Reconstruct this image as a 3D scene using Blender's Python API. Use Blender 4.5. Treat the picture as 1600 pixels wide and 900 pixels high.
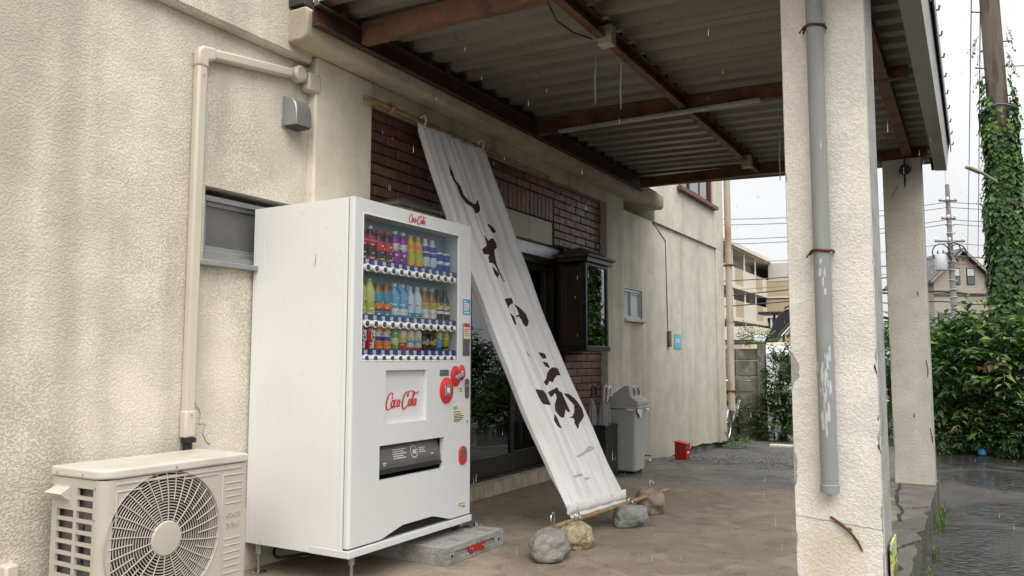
import bpy, bmesh, math, random
from mathutils import Vector, Matrix, noise as mnoise
R = math.radians
random.seed(7)
S = bpy.context.scene
for o in list(bpy.data.objects): bpy.data.objects.remove(o)
col = S.collection

# ------------------------------------------------------------------ camera
cam = bpy.data.cameras.new('camera'); co = bpy.data.objects.new('camera', cam); col.objects.link(co)
cam.sensor_width = 36; cam.lens = 1250/1600*36; cam.clip_start = .05; cam.clip_end = 2000
yaw, pit, rol = R(-29.988), R(5.1297), R(.05786)
F = Vector((math.sin(yaw)*math.cos(pit), math.cos(yaw)*math.cos(pit), math.sin(pit)))
Rt = Vector((math.cos(yaw), -math.sin(yaw), 0)); Up = Rt.cross(F)
Rt, Up = Rt*math.cos(rol)+Up*math.sin(rol), Up*math.cos(rol)-Rt*math.sin(rol)
M = Matrix((Rt, Up, -F)).transposed().to_4x4(); M.translation = (0, 0, 1.10)
co.matrix_world = M
S.camera = co

# ------------------------------------------------------------------ overcast sky and soft sun
SUN_EL, SUN_AZ = R(52), R(140)          # azimuth clockwise from +Y
w = bpy.data.worlds.new('World'); S.world = w; w.use_nodes = True
nt = w.node_tree; N = nt.nodes; L = nt.links; N.clear()
out = N.new('ShaderNodeOutputWorld'); bg = N.new('ShaderNodeBackground'); L.new(bg.outputs[0], out.inputs[0])
sky = N.new('ShaderNodeTexSky'); sky.sky_type = 'NISHITA'; sky.sun_disc = False
sky.sun_elevation = SUN_EL; sky.sun_rotation = SUN_AZ; sky.dust_density = 3
hsv = N.new('ShaderNodeHueSaturation'); hsv.inputs['Saturation'].default_value = .25; L.new(sky.outputs[0], hsv.inputs['Color'])
tc = N.new('ShaderNodeTexCoord'); sep = N.new('ShaderNodeSeparateXYZ'); L.new(tc.outputs['Generated'], sep.inputs[0])
rmp = N.new('ShaderNodeValToRGB'); L.new(sep.outputs['Z'], rmp.inputs[0])
e = rmp.color_ramp.elements; e[0].position = 0; e[0].color = (.30, .306, .312, 1); e[1].position = .85; e[1].color = (1.12, 1.11, 1.09, 1); e2 = rmp.color_ramp.elements.new(.38); e2.color = (.375, .38, .386, 1)
mp = N.new('ShaderNodeMapping'); mp.inputs['Scale'].default_value = (1.3, 1.3, 3.2); L.new(tc.outputs['Generated'], mp.inputs[0])
cl = N.new('ShaderNodeTexNoise'); cl.inputs['Scale'].default_value = 1.8; cl.inputs['Detail'].default_value = 4; L.new(mp.outputs[0], cl.inputs[0])
mr = N.new('ShaderNodeMapRange'); mr.inputs[1].default_value = .3; mr.inputs[2].default_value = .7; mr.inputs[3].default_value = .9; mr.inputs[4].default_value = 1.1; L.new(cl.outputs[0], mr.inputs[0])
sc1 = N.new('ShaderNodeVectorMath'); sc1.operation = 'SCALE'; L.new(rmp.outputs[0], sc1.inputs[0]); sc1.inputs['Scale'].default_value = 22
sc2 = N.new('ShaderNodeVectorMath'); sc2.operation = 'SCALE'; L.new(sc1.outputs[0], sc2.inputs[0]); L.new(mr.outputs[0], sc2.inputs['Scale'])
mx = N.new('ShaderNodeMix'); mx.data_type = 'RGBA'; mx.inputs[0].default_value = .85
L.new(hsv.outputs[0], mx.inputs[6]); L.new(sc2.outputs[0], mx.inputs[7]); L.new(mx.outputs[2], bg.inputs[0])
bg.inputs[1].default_value = .1
sl = bpy.data.lights.new('sun', 'SUN'); sl.energy = 1.4; sl.angle = R(50); sl.color = (1, .97, .92)
so = bpy.data.objects.new('sun', sl); col.objects.link(so)
sd = Vector((math.sin(SUN_AZ)*math.cos(SUN_EL), math.cos(SUN_AZ)*math.cos(SUN_EL), math.sin(SUN_EL)))
so.rotation_euler = sd.to_track_quat('Z', 'Y').to_euler(); so.location = (0, -5, 12)
S.view_settings.view_transform = 'Standard'; S.view_settings.look = 'None'; S.view_settings.exposure = .42; S.view_settings.gamma = 1
S.render.engine = 'CYCLES'; S.cycles.use_denoising = True; S.cycles.max_bounces = 6; S.cycles.diffuse_bounces = 4
S.cycles.glossy_bounces = 3; S.cycles.transmission_bounces = 4; S.cycles.transparent_max_bounces = 12; S.cycles.caustics_reflective = False; S.cycles.caustics_refractive = False

# ------------------------------------------------------------------ materials
MATS = {}
def mk(name, base, rough=.6, spec=.5, metal=0, layers=(), bump=None, pos=False, rvar=None, rand=0, trans=0, coat=0):
    """principled material; layers: (colour, scale, lo, hi, fac, stretch) noise masks mixed over the base;
    bump: (scale, strength, distance, detail); rvar: (scale, lo, hi, rough2); rand: per-object brightness"""
    m = bpy.data.materials.new(name); m.use_nodes = True
    nt = m.node_tree; N = nt.nodes; L = nt.links; b = N['Principled BSDF']
    c4 = lambda c: (c[0], c[1], c[2], 1)
    b.inputs['Base Color'].default_value = c4(base); b.inputs['Roughness'].default_value = rough
    b.inputs['Specular IOR Level'].default_value = spec; b.inputs['Metallic'].default_value = metal
    b.inputs['Coat Weight'].default_value = coat
    if pos: vec = N.new('ShaderNodeNewGeometry').outputs['Position']
    else: vec = N.new('ShaderNodeTexCoord').outputs['Object']
    oi = None
    if rand:
        oi = N.new('ShaderNodeObjectInfo')
        ad = N.new('ShaderNodeVectorMath'); ad.operation = 'ADD'; sc = N.new('ShaderNodeVectorMath'); sc.operation = 'SCALE'
        cb = N.new('ShaderNodeCombineXYZ'); [L.new(oi.outputs['Random'], cb.inputs[i]) for i in range(3)]
        L.new(cb.outputs[0], sc.inputs[0]); sc.inputs['Scale'].default_value = 37.3
        L.new(vec, ad.inputs[0]); L.new(sc.outputs[0], ad.inputs[1]); vec = ad.outputs[0]
    def noise(scale, detail=4, stretch=(1, 1, 1), dist=0, off=0):
        mp = N.new('ShaderNodeMapping'); mp.inputs['Scale'].default_value = stretch; mp.inputs['Location'].default_value = (off, off*1.7, off*.3)
        L.new(vec, mp.inputs[0]); n = N.new('ShaderNodeTexNoise'); n.inputs['Scale'].default_value = scale
        n.inputs['Detail'].default_value = detail; n.inputs['Distortion'].default_value = dist; L.new(mp.outputs[0], n.inputs['Vector']); return n.outputs['Fac']
    def rng(v, lo, hi, a=0, bb=1, smooth=True):
        r = N.new('ShaderNodeMapRange'); r.interpolation_type = 'SMOOTHSTEP' if smooth else 'LINEAR'
        for i, x in ((1, lo), (2, hi), (3, a), (4, bb)): r.inputs[i].default_value = x
        L.new(v, r.inputs[0]); return r.outputs[0]
    cur = None
    def mix(fac, c):
        nonlocal cur
        x = N.new('ShaderNodeMix'); x.data_type = 'RGBA'; L.new(fac, x.inputs[0])
        if cur is None: x.inputs[6].default_value = c4(base)
        else: L.new(cur, x.inputs[6])
        x.inputs[7].default_value = c4(c); cur = x.outputs[2]
    for k, ly in enumerate(layers):
        c, s, lo, hi, f = ly[:5]; st = ly[5] if len(ly) > 5 else (1, 1, 1)
        mix(rng(noise(s, 5, st, .3, k*3.1), lo, hi, 0, f), c)
    if rand:
        x = N.new('ShaderNodeHueSaturation'); x.inputs['Color'].default_value = c4(base)
        if cur: L.new(cur, x.inputs['Color'])
        L.new(rng(oi.outputs['Random'], 0, 1, 1-rand, 1+rand, False), x.inputs['Value']); cur = x.outputs[0]
    if cur: L.new(cur, b.inputs['Base Color'])
    if rvar: L.new(rng(noise(rvar[0], 4, rvar[4] if len(rvar) > 4 else (1, 1, 1), .5, 9), rvar[1], rvar[2], rough, rvar[3]), b.inputs['Roughness'])
    if bump:
        bp = N.new('ShaderNodeBump'); bp.inputs['Strength'].default_value = bump[1]; bp.inputs['Distance'].default_value = bump[2]
        L.new(noise(bump[0], bump[3] if len(bump) > 3 else 4, bump[4] if len(bump) > 4 else (1, 1, 1), 0, 5), bp.inputs['Height']); L.new(bp.outputs[0], b.inputs['Normal'])
    if trans:
        tb = N.new('ShaderNodeBsdfTranslucent'); ms = N.new('ShaderNodeMixShader'); ms.inputs[0].default_value = trans
        if cur: L.new(cur, tb.inputs[0])
        else: tb.inputs[0].default_value = c4(base)
        L.new(b.outputs[0], ms.inputs[1]); L.new(tb.outputs[0], ms.inputs[2]); L.new(ms.outputs[0], N['Material Output'].inputs[0])
    MATS[name] = m
    return m

def stucco(name, base, crest, groove, scale=34, strength=.75, dist=.012, patch=.6, streak=None, rust=None, thr=(.44, .60), lowz=None):
    """knocked-down plaster: raised flattened flakes over a lower coat; grooves hold dirt in patches"""
    m = bpy.data.materials.new(name); m.use_nodes = True
    nt = m.node_tree; N = nt.nodes; L = nt.links; b = N['Principled BSDF']; b.inputs['Roughness'].default_value = .82; b.inputs['Specular IOR Level'].default_value = .25
    vec = N.new('ShaderNodeNewGeometry').outputs['Position']
    def noise(s, d=3, dist=0, st=(1, 1, 1), off=0):
        mp = N.new('ShaderNodeMapping'); mp.inputs['Scale'].default_value = st; mp.inputs['Location'].default_value = (off, off, off)
        L.new(vec, mp.inputs[0]); n = N.new('ShaderNodeTexNoise'); n.inputs['Scale'].default_value = s; n.inputs['Detail'].default_value = d
        n.inputs['Distortion'].default_value = dist; L.new(mp.outputs[0], n.inputs['Vector']); return n.outputs['Fac']
    def rng(v, lo, hi, a=0, bb=1):
        r = N.new('ShaderNodeMapRange'); r.interpolation_type = 'SMOOTHSTEP'
        for i, x in ((1, lo), (2, hi), (3, a), (4, bb)): r.inputs[i].default_value = x
        L.new(v, r.inputs[0]); return r.outputs[0]
    def mth(op, a, c):
        x = N.new('ShaderNodeMath'); x.operation = op
        for i, v in enumerate((a, c)):
            if isinstance(v, (int, float)): x.inputs[i].default_value = v
            else: L.new(v, x.inputs[i])
        return x.outputs[0]
    def mix(f, a, c):
        x = N.new('ShaderNodeMix'); x.data_type = 'RGBA'
        if isinstance(f, float): x.inputs[0].default_value = f
        else: L.new(f, x.inputs[0])
        for i, v in ((6, a), (7, c)):
            if isinstance(v, tuple): x.inputs[i].default_value = (*v, 1)
            else: L.new(v, x.inputs[i])
        return x.outputs[2]
    h1 = rng(noise(scale, 4, .55), *thr)
    h2 = noise(scale*3.5, 3, .4, off=4)
    hh = mth('ADD', mth('MULTIPLY', h1, .8), mth('MULTIPLY', h2, .45))
    big = rng(noise(1.1, 5, .6, (1, 1, .45), 2), .44, .66)
    c = mix(h1, base, crest)
    gm = mth('MULTIPLY', mth('SUBTRACT', 1.0, h1), mth('MULTIPLY', mth('ADD', mth('MULTIPLY', big, .88), .12), patch))
    c = mix(gm, c, groove)
    if streak:
        sc_, fac, colr = streak
        c = mix(mth('MULTIPLY', rng(noise(sc_, 5, .2, (1, 1, .09), 7), .45, .72), fac), c, colr)
    fine = rng(noise(5, 6, .3, off=11), .3, .7, .9, 1.06)
    v = N.new('ShaderNodeVectorMath'); v.operation = 'SCALE'; L.new(c, v.inputs[0]); L.new(fine, v.inputs['Scale']); c = v.outputs[0]
    if lowz:      # splash dirt along the foot of the wall
        sp = N.new('ShaderNodeSeparateXYZ'); L.new(vec, sp.inputs[0])
        z = mth('ADD', sp.outputs['Z'], mth('MULTIPLY', noise(2.2, 5, .3, off=3), .9))
        c = mix(mth('MULTIPLY', rng(z, lowz[0], lowz[1], 1, 0), lowz[2]), c, lowz[3])
    if rust:      # (x, ztop, width, colour): a run of rust water down the face
        sp = N.new('ShaderNodeSeparateXYZ'); L.new(vec, sp.inputs[0])
        dx = mth('ABSOLUTE', mth('ADD', mth('SUBTRACT', sp.outputs['X'], rust[0]), mth('MULTIPLY', mth('SUBTRACT', noise(6, 4, .3, (1, 1, .3), 5), .5), .14)), 0)
        f = mth('MULTIPLY', rng(dx, .01, rust[2], 1, 0), rng(sp.outputs['Z'], rust[1]-.18, rust[1], 1, 0))
        c = mix(mth('MULTIPLY', f, .27), c, rust[3])
    L.new(c, b.inputs['Base Color'])
    bp = N.new('ShaderNodeBump'); bp.inputs['Strength'].default_value = strength; bp.inputs['Distance'].default_value = dist
    L.new(hh, bp.inputs['Height']); L.new(bp.outputs[0], b.inputs['Normal'])
    MATS[name] = m; return m

def glass(name, tint, refl=1.0, rough=.01, base=.05):
    m = bpy.data.materials.new(name); m.use_nodes = True
    nt = m.node_tree; N = nt.nodes; L = nt.links; N.remove(N['Principled BSDF'])
    t = N.new('ShaderNodeBsdfTransparent'); t.inputs[0].default_value = (*tint, 1)
    g = N.new('ShaderNodeBsdfGlossy'); g.inputs['Roughness'].default_value = rough
    fr = N.new('ShaderNodeFresnel'); fr.inputs[0].default_value = 1.5
    ma = N.new('ShaderNodeMath'); ma.operation = 'MULTIPLY_ADD'; L.new(fr.outputs[0], ma.inputs[0]); ma.inputs[1].default_value = refl; ma.inputs[2].default_value = base
    ma.use_clamp = True
    x = N.new('ShaderNodeMixShader'); L.new(ma.outputs[0], x.inputs[0]); L.new(t.outputs[0], x.inputs[1]); L.new(g.outputs[0], x.inputs[2])
    L.new(x.outputs[0], N['Material Output'].inputs[0]); MATS[name] = m; return m

# walls
stucco('plaster_wall', (.745, .685, .565), (.785, .735, .62), (.40, .365, .30), 92, .46, .007, .62, (2.4, .62, (.40, .365, .29)), thr=(.40, .60), lowz=(.2, 1.5, .22, (.42, .38, .31)))
stucco('plaster_pilaster', (.74, .68, .545), (.77, .71, .58), (.40, .35, .26), 60, .28, .006, .3, (3, .22, (.44, .40, .3)), thr=(.3, .7))
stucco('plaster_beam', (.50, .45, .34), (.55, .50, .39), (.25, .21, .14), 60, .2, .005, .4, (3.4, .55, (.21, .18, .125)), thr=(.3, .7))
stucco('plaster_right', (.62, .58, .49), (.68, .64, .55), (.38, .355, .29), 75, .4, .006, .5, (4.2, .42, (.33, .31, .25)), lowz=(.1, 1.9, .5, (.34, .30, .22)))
stucco('plaster_column', (.76, .725, .65), (.82, .785, .715), (.54, .50, .425), 92, .36, .007, .26, None, (-.54, .46, .17, (.55, .33, .10)), (.40, .60))
stucco('plaster_column_far', (.68, .635, .555), (.71, .67, .59), (.46, .42, .35), 60, .3, .006, .3, (5, .3, (.42, .38, .32)), thr=(.3, .7))
mk('raw_concrete', (.36, .35, .33), .85, .2, layers=[((.2, .19, .17), 9, .45, .7, .7), ((.48, .47, .44), 60, .5, .7, .5)], bump=(70, .5, .01), pos=True)
mk('dark_crack', (.05, .045, .035), .9, .2)
mk('plinth', (.2, .18, .15), .9, .2, layers=[((.08, .07, .055), 5, .4, .65, .8)], bump=(30, .5, .01), pos=True)
# brick, tile
mk('brick', (.155, .071, .052), .36, .5, layers=[((.09, .045, .042), 14, .4, .7, .7), ((.2, .085, .07), 50, .55, .75, .5)], bump=(90, .25, .004), rand=.28, rvar=(30, .3, .7, .6))
mk('mortar', (.045, .038, .035), .9, .2)
mk('cream_tile', (.42, .39, .31), .5, .4, layers=[((.36, .33, .26), 6, .45, .7, .6)], rand=.06)
mk('step_tile', (.42, .36, .27), .55, .4, layers=[((.27, .22, .16), 8, .4, .7, .7)], rand=.1, bump=(60, .2, .003))
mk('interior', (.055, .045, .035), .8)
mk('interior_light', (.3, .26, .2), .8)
# metal, plastics
mk('bronze_frame', (.028, .025, .024), .35, .5, .2, layers=[((.06, .05, .045), 20, .5, .8, .5)])
mk('brown_wood', (.055, .030, .020), .45, .5, layers=[((.03, .017, .012), 18, .4, .7, .8, (1, 1, .1))], bump=(60, .2, .003, 3, (1, 1, .1)))
mk('tan_wood', (.34, .24, .15), .6)
mk('slate_roof', (.06, .058, .055), .5, layers=[((.11, .105, .1), 12, .45, .7, .6)])
mk('aluminium', (.46, .48, .50), .4, .5, .55, layers=[((.3, .31, .32), 9, .45, .75, .5)])
mk('aluminium_dull', (.30, .305, .305), .5, .4, .3, layers=[((.24, .24, .24), 12, .45, .7, .6)], pos=True)
mk('machine_white', (.80, .80, .785), .30, .5, layers=[((.66, .645, .60), 2.2, .52, .8, .35), ((.55, .52, .46), 16, .66, .8, .4)], coat=.15, rvar=(5, .3, .7, .42))
mk('machine_front', (.70, .705, .705), .33, .5, layers=[((.66, .66, .65), 3, .5, .8, .3)], coat=.1)  # greyer than the cabinet white: the front's weaker light put into the colour
mk('inner_grey', (.74, .76, .78), .5)
mk('inner_teal', (.17, .28, .33), .5)
mk('blue_strip', (.03, .07, .27), .4)
mk('white_plastic', (.78, .78, .77), .35)
mk('button_black', (.05, .05, .05), .35)
mk('black_plastic', (.02, .02, .02), .45)
mk('flap_grey', (.10, .095, .085), .22, .5, layers=[((.17, .165, .15), 8, .4, .7, .6)])
mk('red_plastic', (.62, .03, .03), .32, .5)
mk('logo_red', (.55, .03, .035), .5)
mk('logo_white', (.85, .83, .8), .5)
mk('ink', (.06, .06, .06), .7)
mk('ink_pale', (.55, .55, .53), .7)
mk('sticker_cream', (.70, .66, .53), .6, layers=[((.55, .5, .38), 40, .5, .7, .5)])
mk('cyan_sticker', (.05, .36, .52), .5)
mk('screen_blue', (.09, .16, .22), .2)
mk('chrome', (.65, .65, .63), .2, .5, 1, layers=[((.4, .37, .33), 60, .5, .75, .7)])
mk('steel_leg', (.36, .37, .37), .4, .5, .7)
mk('ac_beige', (.50, .465, .41), .42, .5, layers=[((.48, .43, .355), 3, .5, .75, .5), ((.42, .37, .3), 40, .66, .8, .4)], rvar=(6, .3, .7, .55))
mk('ac_top', (.60, .57, .51), .35, .5, layers=[((.45, .42, .35), 5, .45, .7, .5)])
mk('ac_inside', (.04, .038, .035), .6)
mk('ac_fin', (.23, .21, .19), .5, layers=[((.13, .15, .15), 5, .45, .7, .7)])
mk('duct_beige', (.60, .55, .455), .42, .5, layers=[((.5, .45, .36), 3, .5, .75, .6)])
mk('hood_grey', (.36, .355, .345), .35, .5, .5)
mk('bin_grey', (.43, .43, .415), .5, .4, layers=[((.35, .345, .33), 4, .45, .75, .5)], rvar=(8, .3, .7, .62))
mk('bin_light', (.46, .46, .45), .5, .4)
mk('red_paint', (.40, .022, .022), .4, .5, layers=[((.27, .02, .018), 12, .5, .7, .6)])
mk('teal_sign', (.16, .47, .52), .5)
mk('yellow_sign', (.56, .53, .10), .6, layers=[((.62, .62, .5), 12, .5, .62, .8), ((.08, .12, .07), 55, .57, .66, .9)])
# cloth, bamboo, stones
mk('banner_cloth', (.86, .85, .845), .85, .2, layers=[((.66, .635, .62), 5, .45, .75, .5, (1, 1, .3))], bump=(700, .12, .002), trans=.16)
mk('banner_print', (.055, .032, .030), .85, .2, trans=.05)
mk('banner_fade', (.52, .51, .53), .85, .2, trans=.2)
mk('bamboo', (.30, .195, .105), .5, .4, layers=[((.16, .095, .05), 14, .4, .65, .8), ((.42, .31, .19), 30, .55, .7, .6)])
mk('hem_stain', (.78, .76, .74), .85, .2, layers=[((.42, .28, .19), 30, .58, .7, .55)])
mk('rock_grey', (.25, .235, .215), .85, .3, layers=[((.34, .32, .29), 26, .45, .65, .7), ((.13, .12, .11), 60, .58, .72, .8)], bump=(46, .8, .02, 6))
mk('rock_tan', (.43, .36, .24), .85, .3, layers=[((.29, .23, .14), 24, .5, .64, .8), ((.52, .46, .33), 50, .55, .7, .6)], bump=(26, 1, .03, 5))
mk('rock_green', (.24, .255, .235), .8, .3, layers=[((.33, .345, .31), 14, .45, .65, .6, (1, 1, 3)), ((.16, .165, .15), 50, .56, .7, .6)], bump=(40, .5, .012, 5))
mk('rock_brown', (.30, .245, .19), .85, .3, layers=[((.22, .17, .13), 14, .45, .65, .7), ((.38, .33, .27), 50, .55, .7, .6)], bump=(44, .7, .016, 6))
mk('block_concrete', (.315, .31, .295), .85, .3, layers=[((.19, .18, .165), 9, .42, .68, .75), ((.46, .455, .44), 60, .5, .7, .5)], bump=(90, .4, .006))
# canopy
mk('rust_beam', (.165, .078, .048), .6, .4, layers=[((.07, .03, .022), 6, .42, .66, .8, (1, 1, 1)), ((.26, .12, .055), 20, .55, .72, .6), ((.3, .2, .12), 50, .62, .75, .4)], bump=(60, .35, .004), pos=True)
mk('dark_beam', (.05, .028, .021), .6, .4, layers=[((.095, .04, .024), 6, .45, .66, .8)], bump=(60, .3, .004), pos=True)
mk('roof_sheet', (.235, .218, .19), .5, .5, .15, layers=[((.17, .155, .13), 3, .4, .7, .7, (.4, 1.5, 1)), ((.09, .075, .06), 14, .6, .75, .6)], pos=True)
mk('gutter_grey', (.42, .425, .40), .5, .4, .1, layers=[((.27, .27, .24), 5, .42, .7, .7, (1, .3, 1.5))], pos=True)
mk('pipe_grey', (.275, .28, .275), .5, .4, layers=[((.34, .35, .355), 12, .5, .7, .5, (1, 1, .4))], rvar=(7, .4, .6, .55))
mk('paint_flake', (.50, .515, .53), .6)
mk('rust', (.13, .062, .032), .85, .2, layers=[((.10, .045, .025), 40, .4, .65, .8)])
mk('pipe_rusty', (.43, .38, .30), .6, .3, layers=[((.30, .155, .065), 3.4, .46, .62, .8, (1, 1, .5))], pos=True)
mk('cable', (.012, .012, .012), .5)
mk('wire', (.10, .10, .105), .7)
mk('lamp_box', (.43, .43, .33), .6)
mk('window_wood', (.12, .035, .03), .5)
glass('clear_glass', (.97, .985, .985), .62, .01, .0)
glass('dark_glass', (.17, .17, .16), 1.9, .01, .07)
mk('frosted', (.15, .15, .15), .4, .3, layers=[((.11, .11, .112), 6, .4, .7, .6)])
mk('frosted_light', (.50, .54, .56), .35, .5)
mk('curtain', (.55, .57, .58), .8)
mk('water', (.75, .77, .78), .15, .6, trans=.6)
mk('vinyl', (.50, .51, .51), .3, .5, trans=.55)
# ground
mk('gravel', (.105, .105, .108), .7, .5, layers=[((.22, .22, .225), 70, .52, .66, .8), ((.04, .04, .04), 45, .5, .65, .8)], bump=(60, 1, .03, 3), pos=True, rvar=(1.2, .4, .6, .3))
mk('far_ground', (.12, .12, .11), .9)
mk('trunk', (.11, .085, .06), .9, layers=[((.06, .045, .035), 14, .4, .65, .8, (1, 1, .3))], bump=(30, .6, .02))
mk('pole_wood', (.15, .125, .105), .9, .2, layers=[((.07, .055, .045), 12, .42, .66, .8, (1, 1, .15))], bump=(50, .6, .01, 4, (1, 1, .1)))
mk('concrete_pole', (.27, .25, .235), .85, .2, layers=[((.17, .155, .14), 1.5, .42, .66, .8)])
for nm, c in (('leaf_dark', (.026, .062, .019)), ('leaf_mid', (.052, .115, .030)), ('leaf_light', (.105, .195, .055)), ('leaf_yellow', (.21, .27, .06)), ('leaf_dry', (.13, .085, .04))):
    mk(nm, c, .55, .35, trans=.3)
for nm, c in (('ivy_dark', (.03, .07, .024)), ('ivy_mid', (.06, .13, .034)), ('ivy_light', (.13, .21, .05)), ('ivy_brown', (.07, .055, .03))):
    mk(nm, c, .55, .35, trans=.25)
# far things
mk('fence_concrete', (.27, .265, .215), .85, .25, layers=[((.13, .13, .09), 3, .42, .64, .85, (1, 1, .5)), ((.36, .35, .29), 8, .52, .7, .6)], bump=(40, .4, .01), rand=.1)
mk('apartment_cream', (.68, .63, .54), .8, .2)
mk('apartment_tan', (.47, .385, .27), .8, .2)
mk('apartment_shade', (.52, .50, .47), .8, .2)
mk('apartment_dark', (.11, .115, .12), .3, .5)
mk('house_wall', (.38, .325, .28), .85, .2)
mk('house_roof', (.10, .095, .095), .8, .2, layers=[((.16, .15, .15), 3, .45, .65, .6)])
mk('truck_white', (.72, .74, .75), .4)
mk('truck_cream', (.58, .52, .38), .6, layers=[((.35, .17, .07), 6, .56, .68, .8)])
mk('digger_dark', (.018, .020, .026), .35)
mk('transformer_grey', (.50, .53, .56), .5)
mk('tyre', (.02, .02, .02), .8)
mk('litter_blue', (.02, .22, .45), .5)
mk('litter_white', (.7, .7, .68), .6)

def ground_mats():
    # concrete apron: dry and dusty under the roof, wet where the rain blows in at its far end and its open edge
    m = bpy.data.materials.new('platform_concrete'); m.use_nodes = True; N = m.node_tree.nodes; L = m.node_tree.links; b = N['Principled BSDF']
    pos = N.new('ShaderNodeNewGeometry').outputs['Position']; sp = N.new('ShaderNodeSeparateXYZ'); L.new(pos, sp.inputs[0])
    def noise(s, d=5, dist=.3, off=0, st=(1, 1, 1)):
        mp = N.new('ShaderNodeMapping'); mp.inputs['Location'].default_value = (off, off, off); mp.inputs['Scale'].default_value = st; L.new(pos, mp.inputs[0])
        n = N.new('ShaderNodeTexNoise'); n.inputs['Scale'].default_value = s; n.inputs['Detail'].default_value = d; n.inputs['Distortion'].default_value = dist; L.new(mp.outputs[0], n.inputs['Vector']); return n.outputs['Fac']
    def rng(v, lo, hi, a=0, bb=1):
        r = N.new('ShaderNodeMapRange'); r.interpolation_type = 'SMOOTHSTEP'
        for i, x in ((1, lo), (2, hi), (3, a), (4, bb)): r.inputs[i].default_value = x
        L.new(v, r.inputs[0]); return r.outputs[0]
    def mth(op, a, c):
        x = N.new('ShaderNodeMath'); x.operation = op
        for i, v in enumerate((a, c)):
            if isinstance(v, (int, float)): x.inputs[i].default_value = v
            else: L.new(v, x.inputs[i])
        return x.outputs[0]
    def mix(f, a, c):
        x = N.new('ShaderNodeMix'); x.data_type = 'RGBA'; L.new(f, x.inputs[0])
        for i, v in ((6, a), (7, c)):
            if isinstance(v, tuple): x.inputs[i].default_value = (*v, 1)
            else: L.new(v, x.inputs[i])
        return x.outputs[2]
    c = mix(rng(noise(1.6, 6), .35, .68), (.295, .25, .192), (.225, .188, .142))
    c = mix(mth('MULTIPLY', rng(noise(7, 6, .5, 3), .5, .7), .5), c, (.125, .103, .08))
    c = mix(mth('MULTIPLY', rng(noise(55, 4, .2, 6), .5, .72), .5), c, (.42, .36, .28))
    c = mix(mth('MULTIPLY', rng(noise(3.2, 6, .8, 8), .52, .7), .6), c, (.42, .36, .28))
    c = mix(mth('MULTIPLY', rng(noise(120, 3, .2, 16), .56, .68), .5), c, (.10, .085, .065))
    edge = mth('ADD', sp.outputs['Y'], mth('MULTIPLY', mth('SUBTRACT', noise(1.3, 4, .3, 2), .5), .5))
    wet1 = rng(edge, 7.12, 7.22)
    side = mth('ADD', sp.outputs['X'], mth('MULTIPLY', mth('SUBTRACT', noise(2.2, 5, .6, 12), .5), .7))
    wet2 = rng(side, -.62, -.5)
    wet = mth('MAXIMUM', wet1, wet2)
    c = mix(wet, c, mix(rng(noise(2.4, 6, .4, 17), .4, .62), (.125, .118, .105), (.075, .068, .056)))
    L.new(c, b.inputs['Base Color'])
    rgh = mth('SUBTRACT', .82, mth('MULTIPLY', wet, mth('MULTIPLY', rng(noise(3, 5, .5, 21), .3, .6, .5, 1), .56)))
    L.new(rgh, b.inputs['Roughness']); b.inputs['Specular IOR Level'].default_value = .4
    bp = N.new('ShaderNodeBump'); bp.inputs['Strength'].default_value = .9; bp.inputs['Distance'].default_value = .008
    L.new(mth('ADD', mth('ADD', noise(70, 5), noise(160, 3, 0, 5)), mth('MULTIPLY', noise(6, 6, .4, 3), 2.5)), bp.inputs['Height']); L.new(bp.outputs[0], b.inputs['Normal']); MATS['platform_concrete'] = m
    # wet asphalt with puddles
    m = bpy.data.materials.new('wet_asphalt'); m.use_nodes = True; N2 = m.node_tree.nodes; L2 = m.node_tree.links
    N, L = N2, L2; b = N['Principled BSDF']; pos = N.new('ShaderNodeNewGeometry').outputs['Position']
    def noise(s, d=5, dist=.3, off=0, st=(1, 1, 1)):
        mp = N.new('ShaderNodeMapping'); mp.inputs['Location'].default_value = (off, off, off); mp.inputs['Scale'].default_value = st; L.new(pos, mp.inputs[0])
        n = N.new('ShaderNodeTexNoise'); n.inputs['Scale'].default_value = s; n.inputs['Detail'].default_value = d; n.inputs['Distortion'].default_value = dist; L.new(mp.outputs[0], n.inputs['Vector']); return n.outputs['Fac']
    def rng(v, lo, hi, a=0, bb=1):
        r = N.new('ShaderNodeMapRange'); r.interpolation_type = 'SMOOTHSTEP'
        for i, x in ((1, lo), (2, hi), (3, a), (4, bb)): r.inputs[i].default_value = x
        L.new(v, r.inputs[0]); return r.outputs[0]
    def mth(op, a, c):
        x = N.new('ShaderNodeMath'); x.operation = op
        for i, v in enumerate((a, c)):
            if isinstance(v, (int, float)): x.inputs[i].default_value = v
            else: L.new(v, x.inputs[i])
        return x.outputs[0]
    def mix(f, a, c):
        x = N.new('ShaderNodeMix'); x.data_type = 'RGBA'; L.new(f, x.inputs[0])
        for i, v in ((6, a), (7, c)):
            if isinstance(v, tuple): x.inputs[i].default_value = (*v, 1)
            else: L.new(v, x.inputs[i])
        return x.outputs[2]
    pud = rng(noise(1.1, 7, 1.1, 4.4, (1, .6, 1)), .38, .54)
    c = mix(rng(noise(90, 3), .45, .68), (.026, .025, .024), (.085, .082, .078))
    c = mix(mth('MULTIPLY', rng(noise(1.8, 5, .3, 9), .4, .7), .6), c, (.075, .071, .065))
    c = mix(mth('MULTIPLY', pud, .6), c, (.020, .019, .017))
    L.new(c, b.inputs['Base Color'])
    L.new(mth('SUBTRACT', .28, mth('MULTIPLY', pud, .23)), b.inputs['Roughness'])
    bp = N.new('ShaderNodeBump'); bp.inputs['Strength'].default_value = 1; bp.inputs['Distance'].default_value = .016
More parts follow.
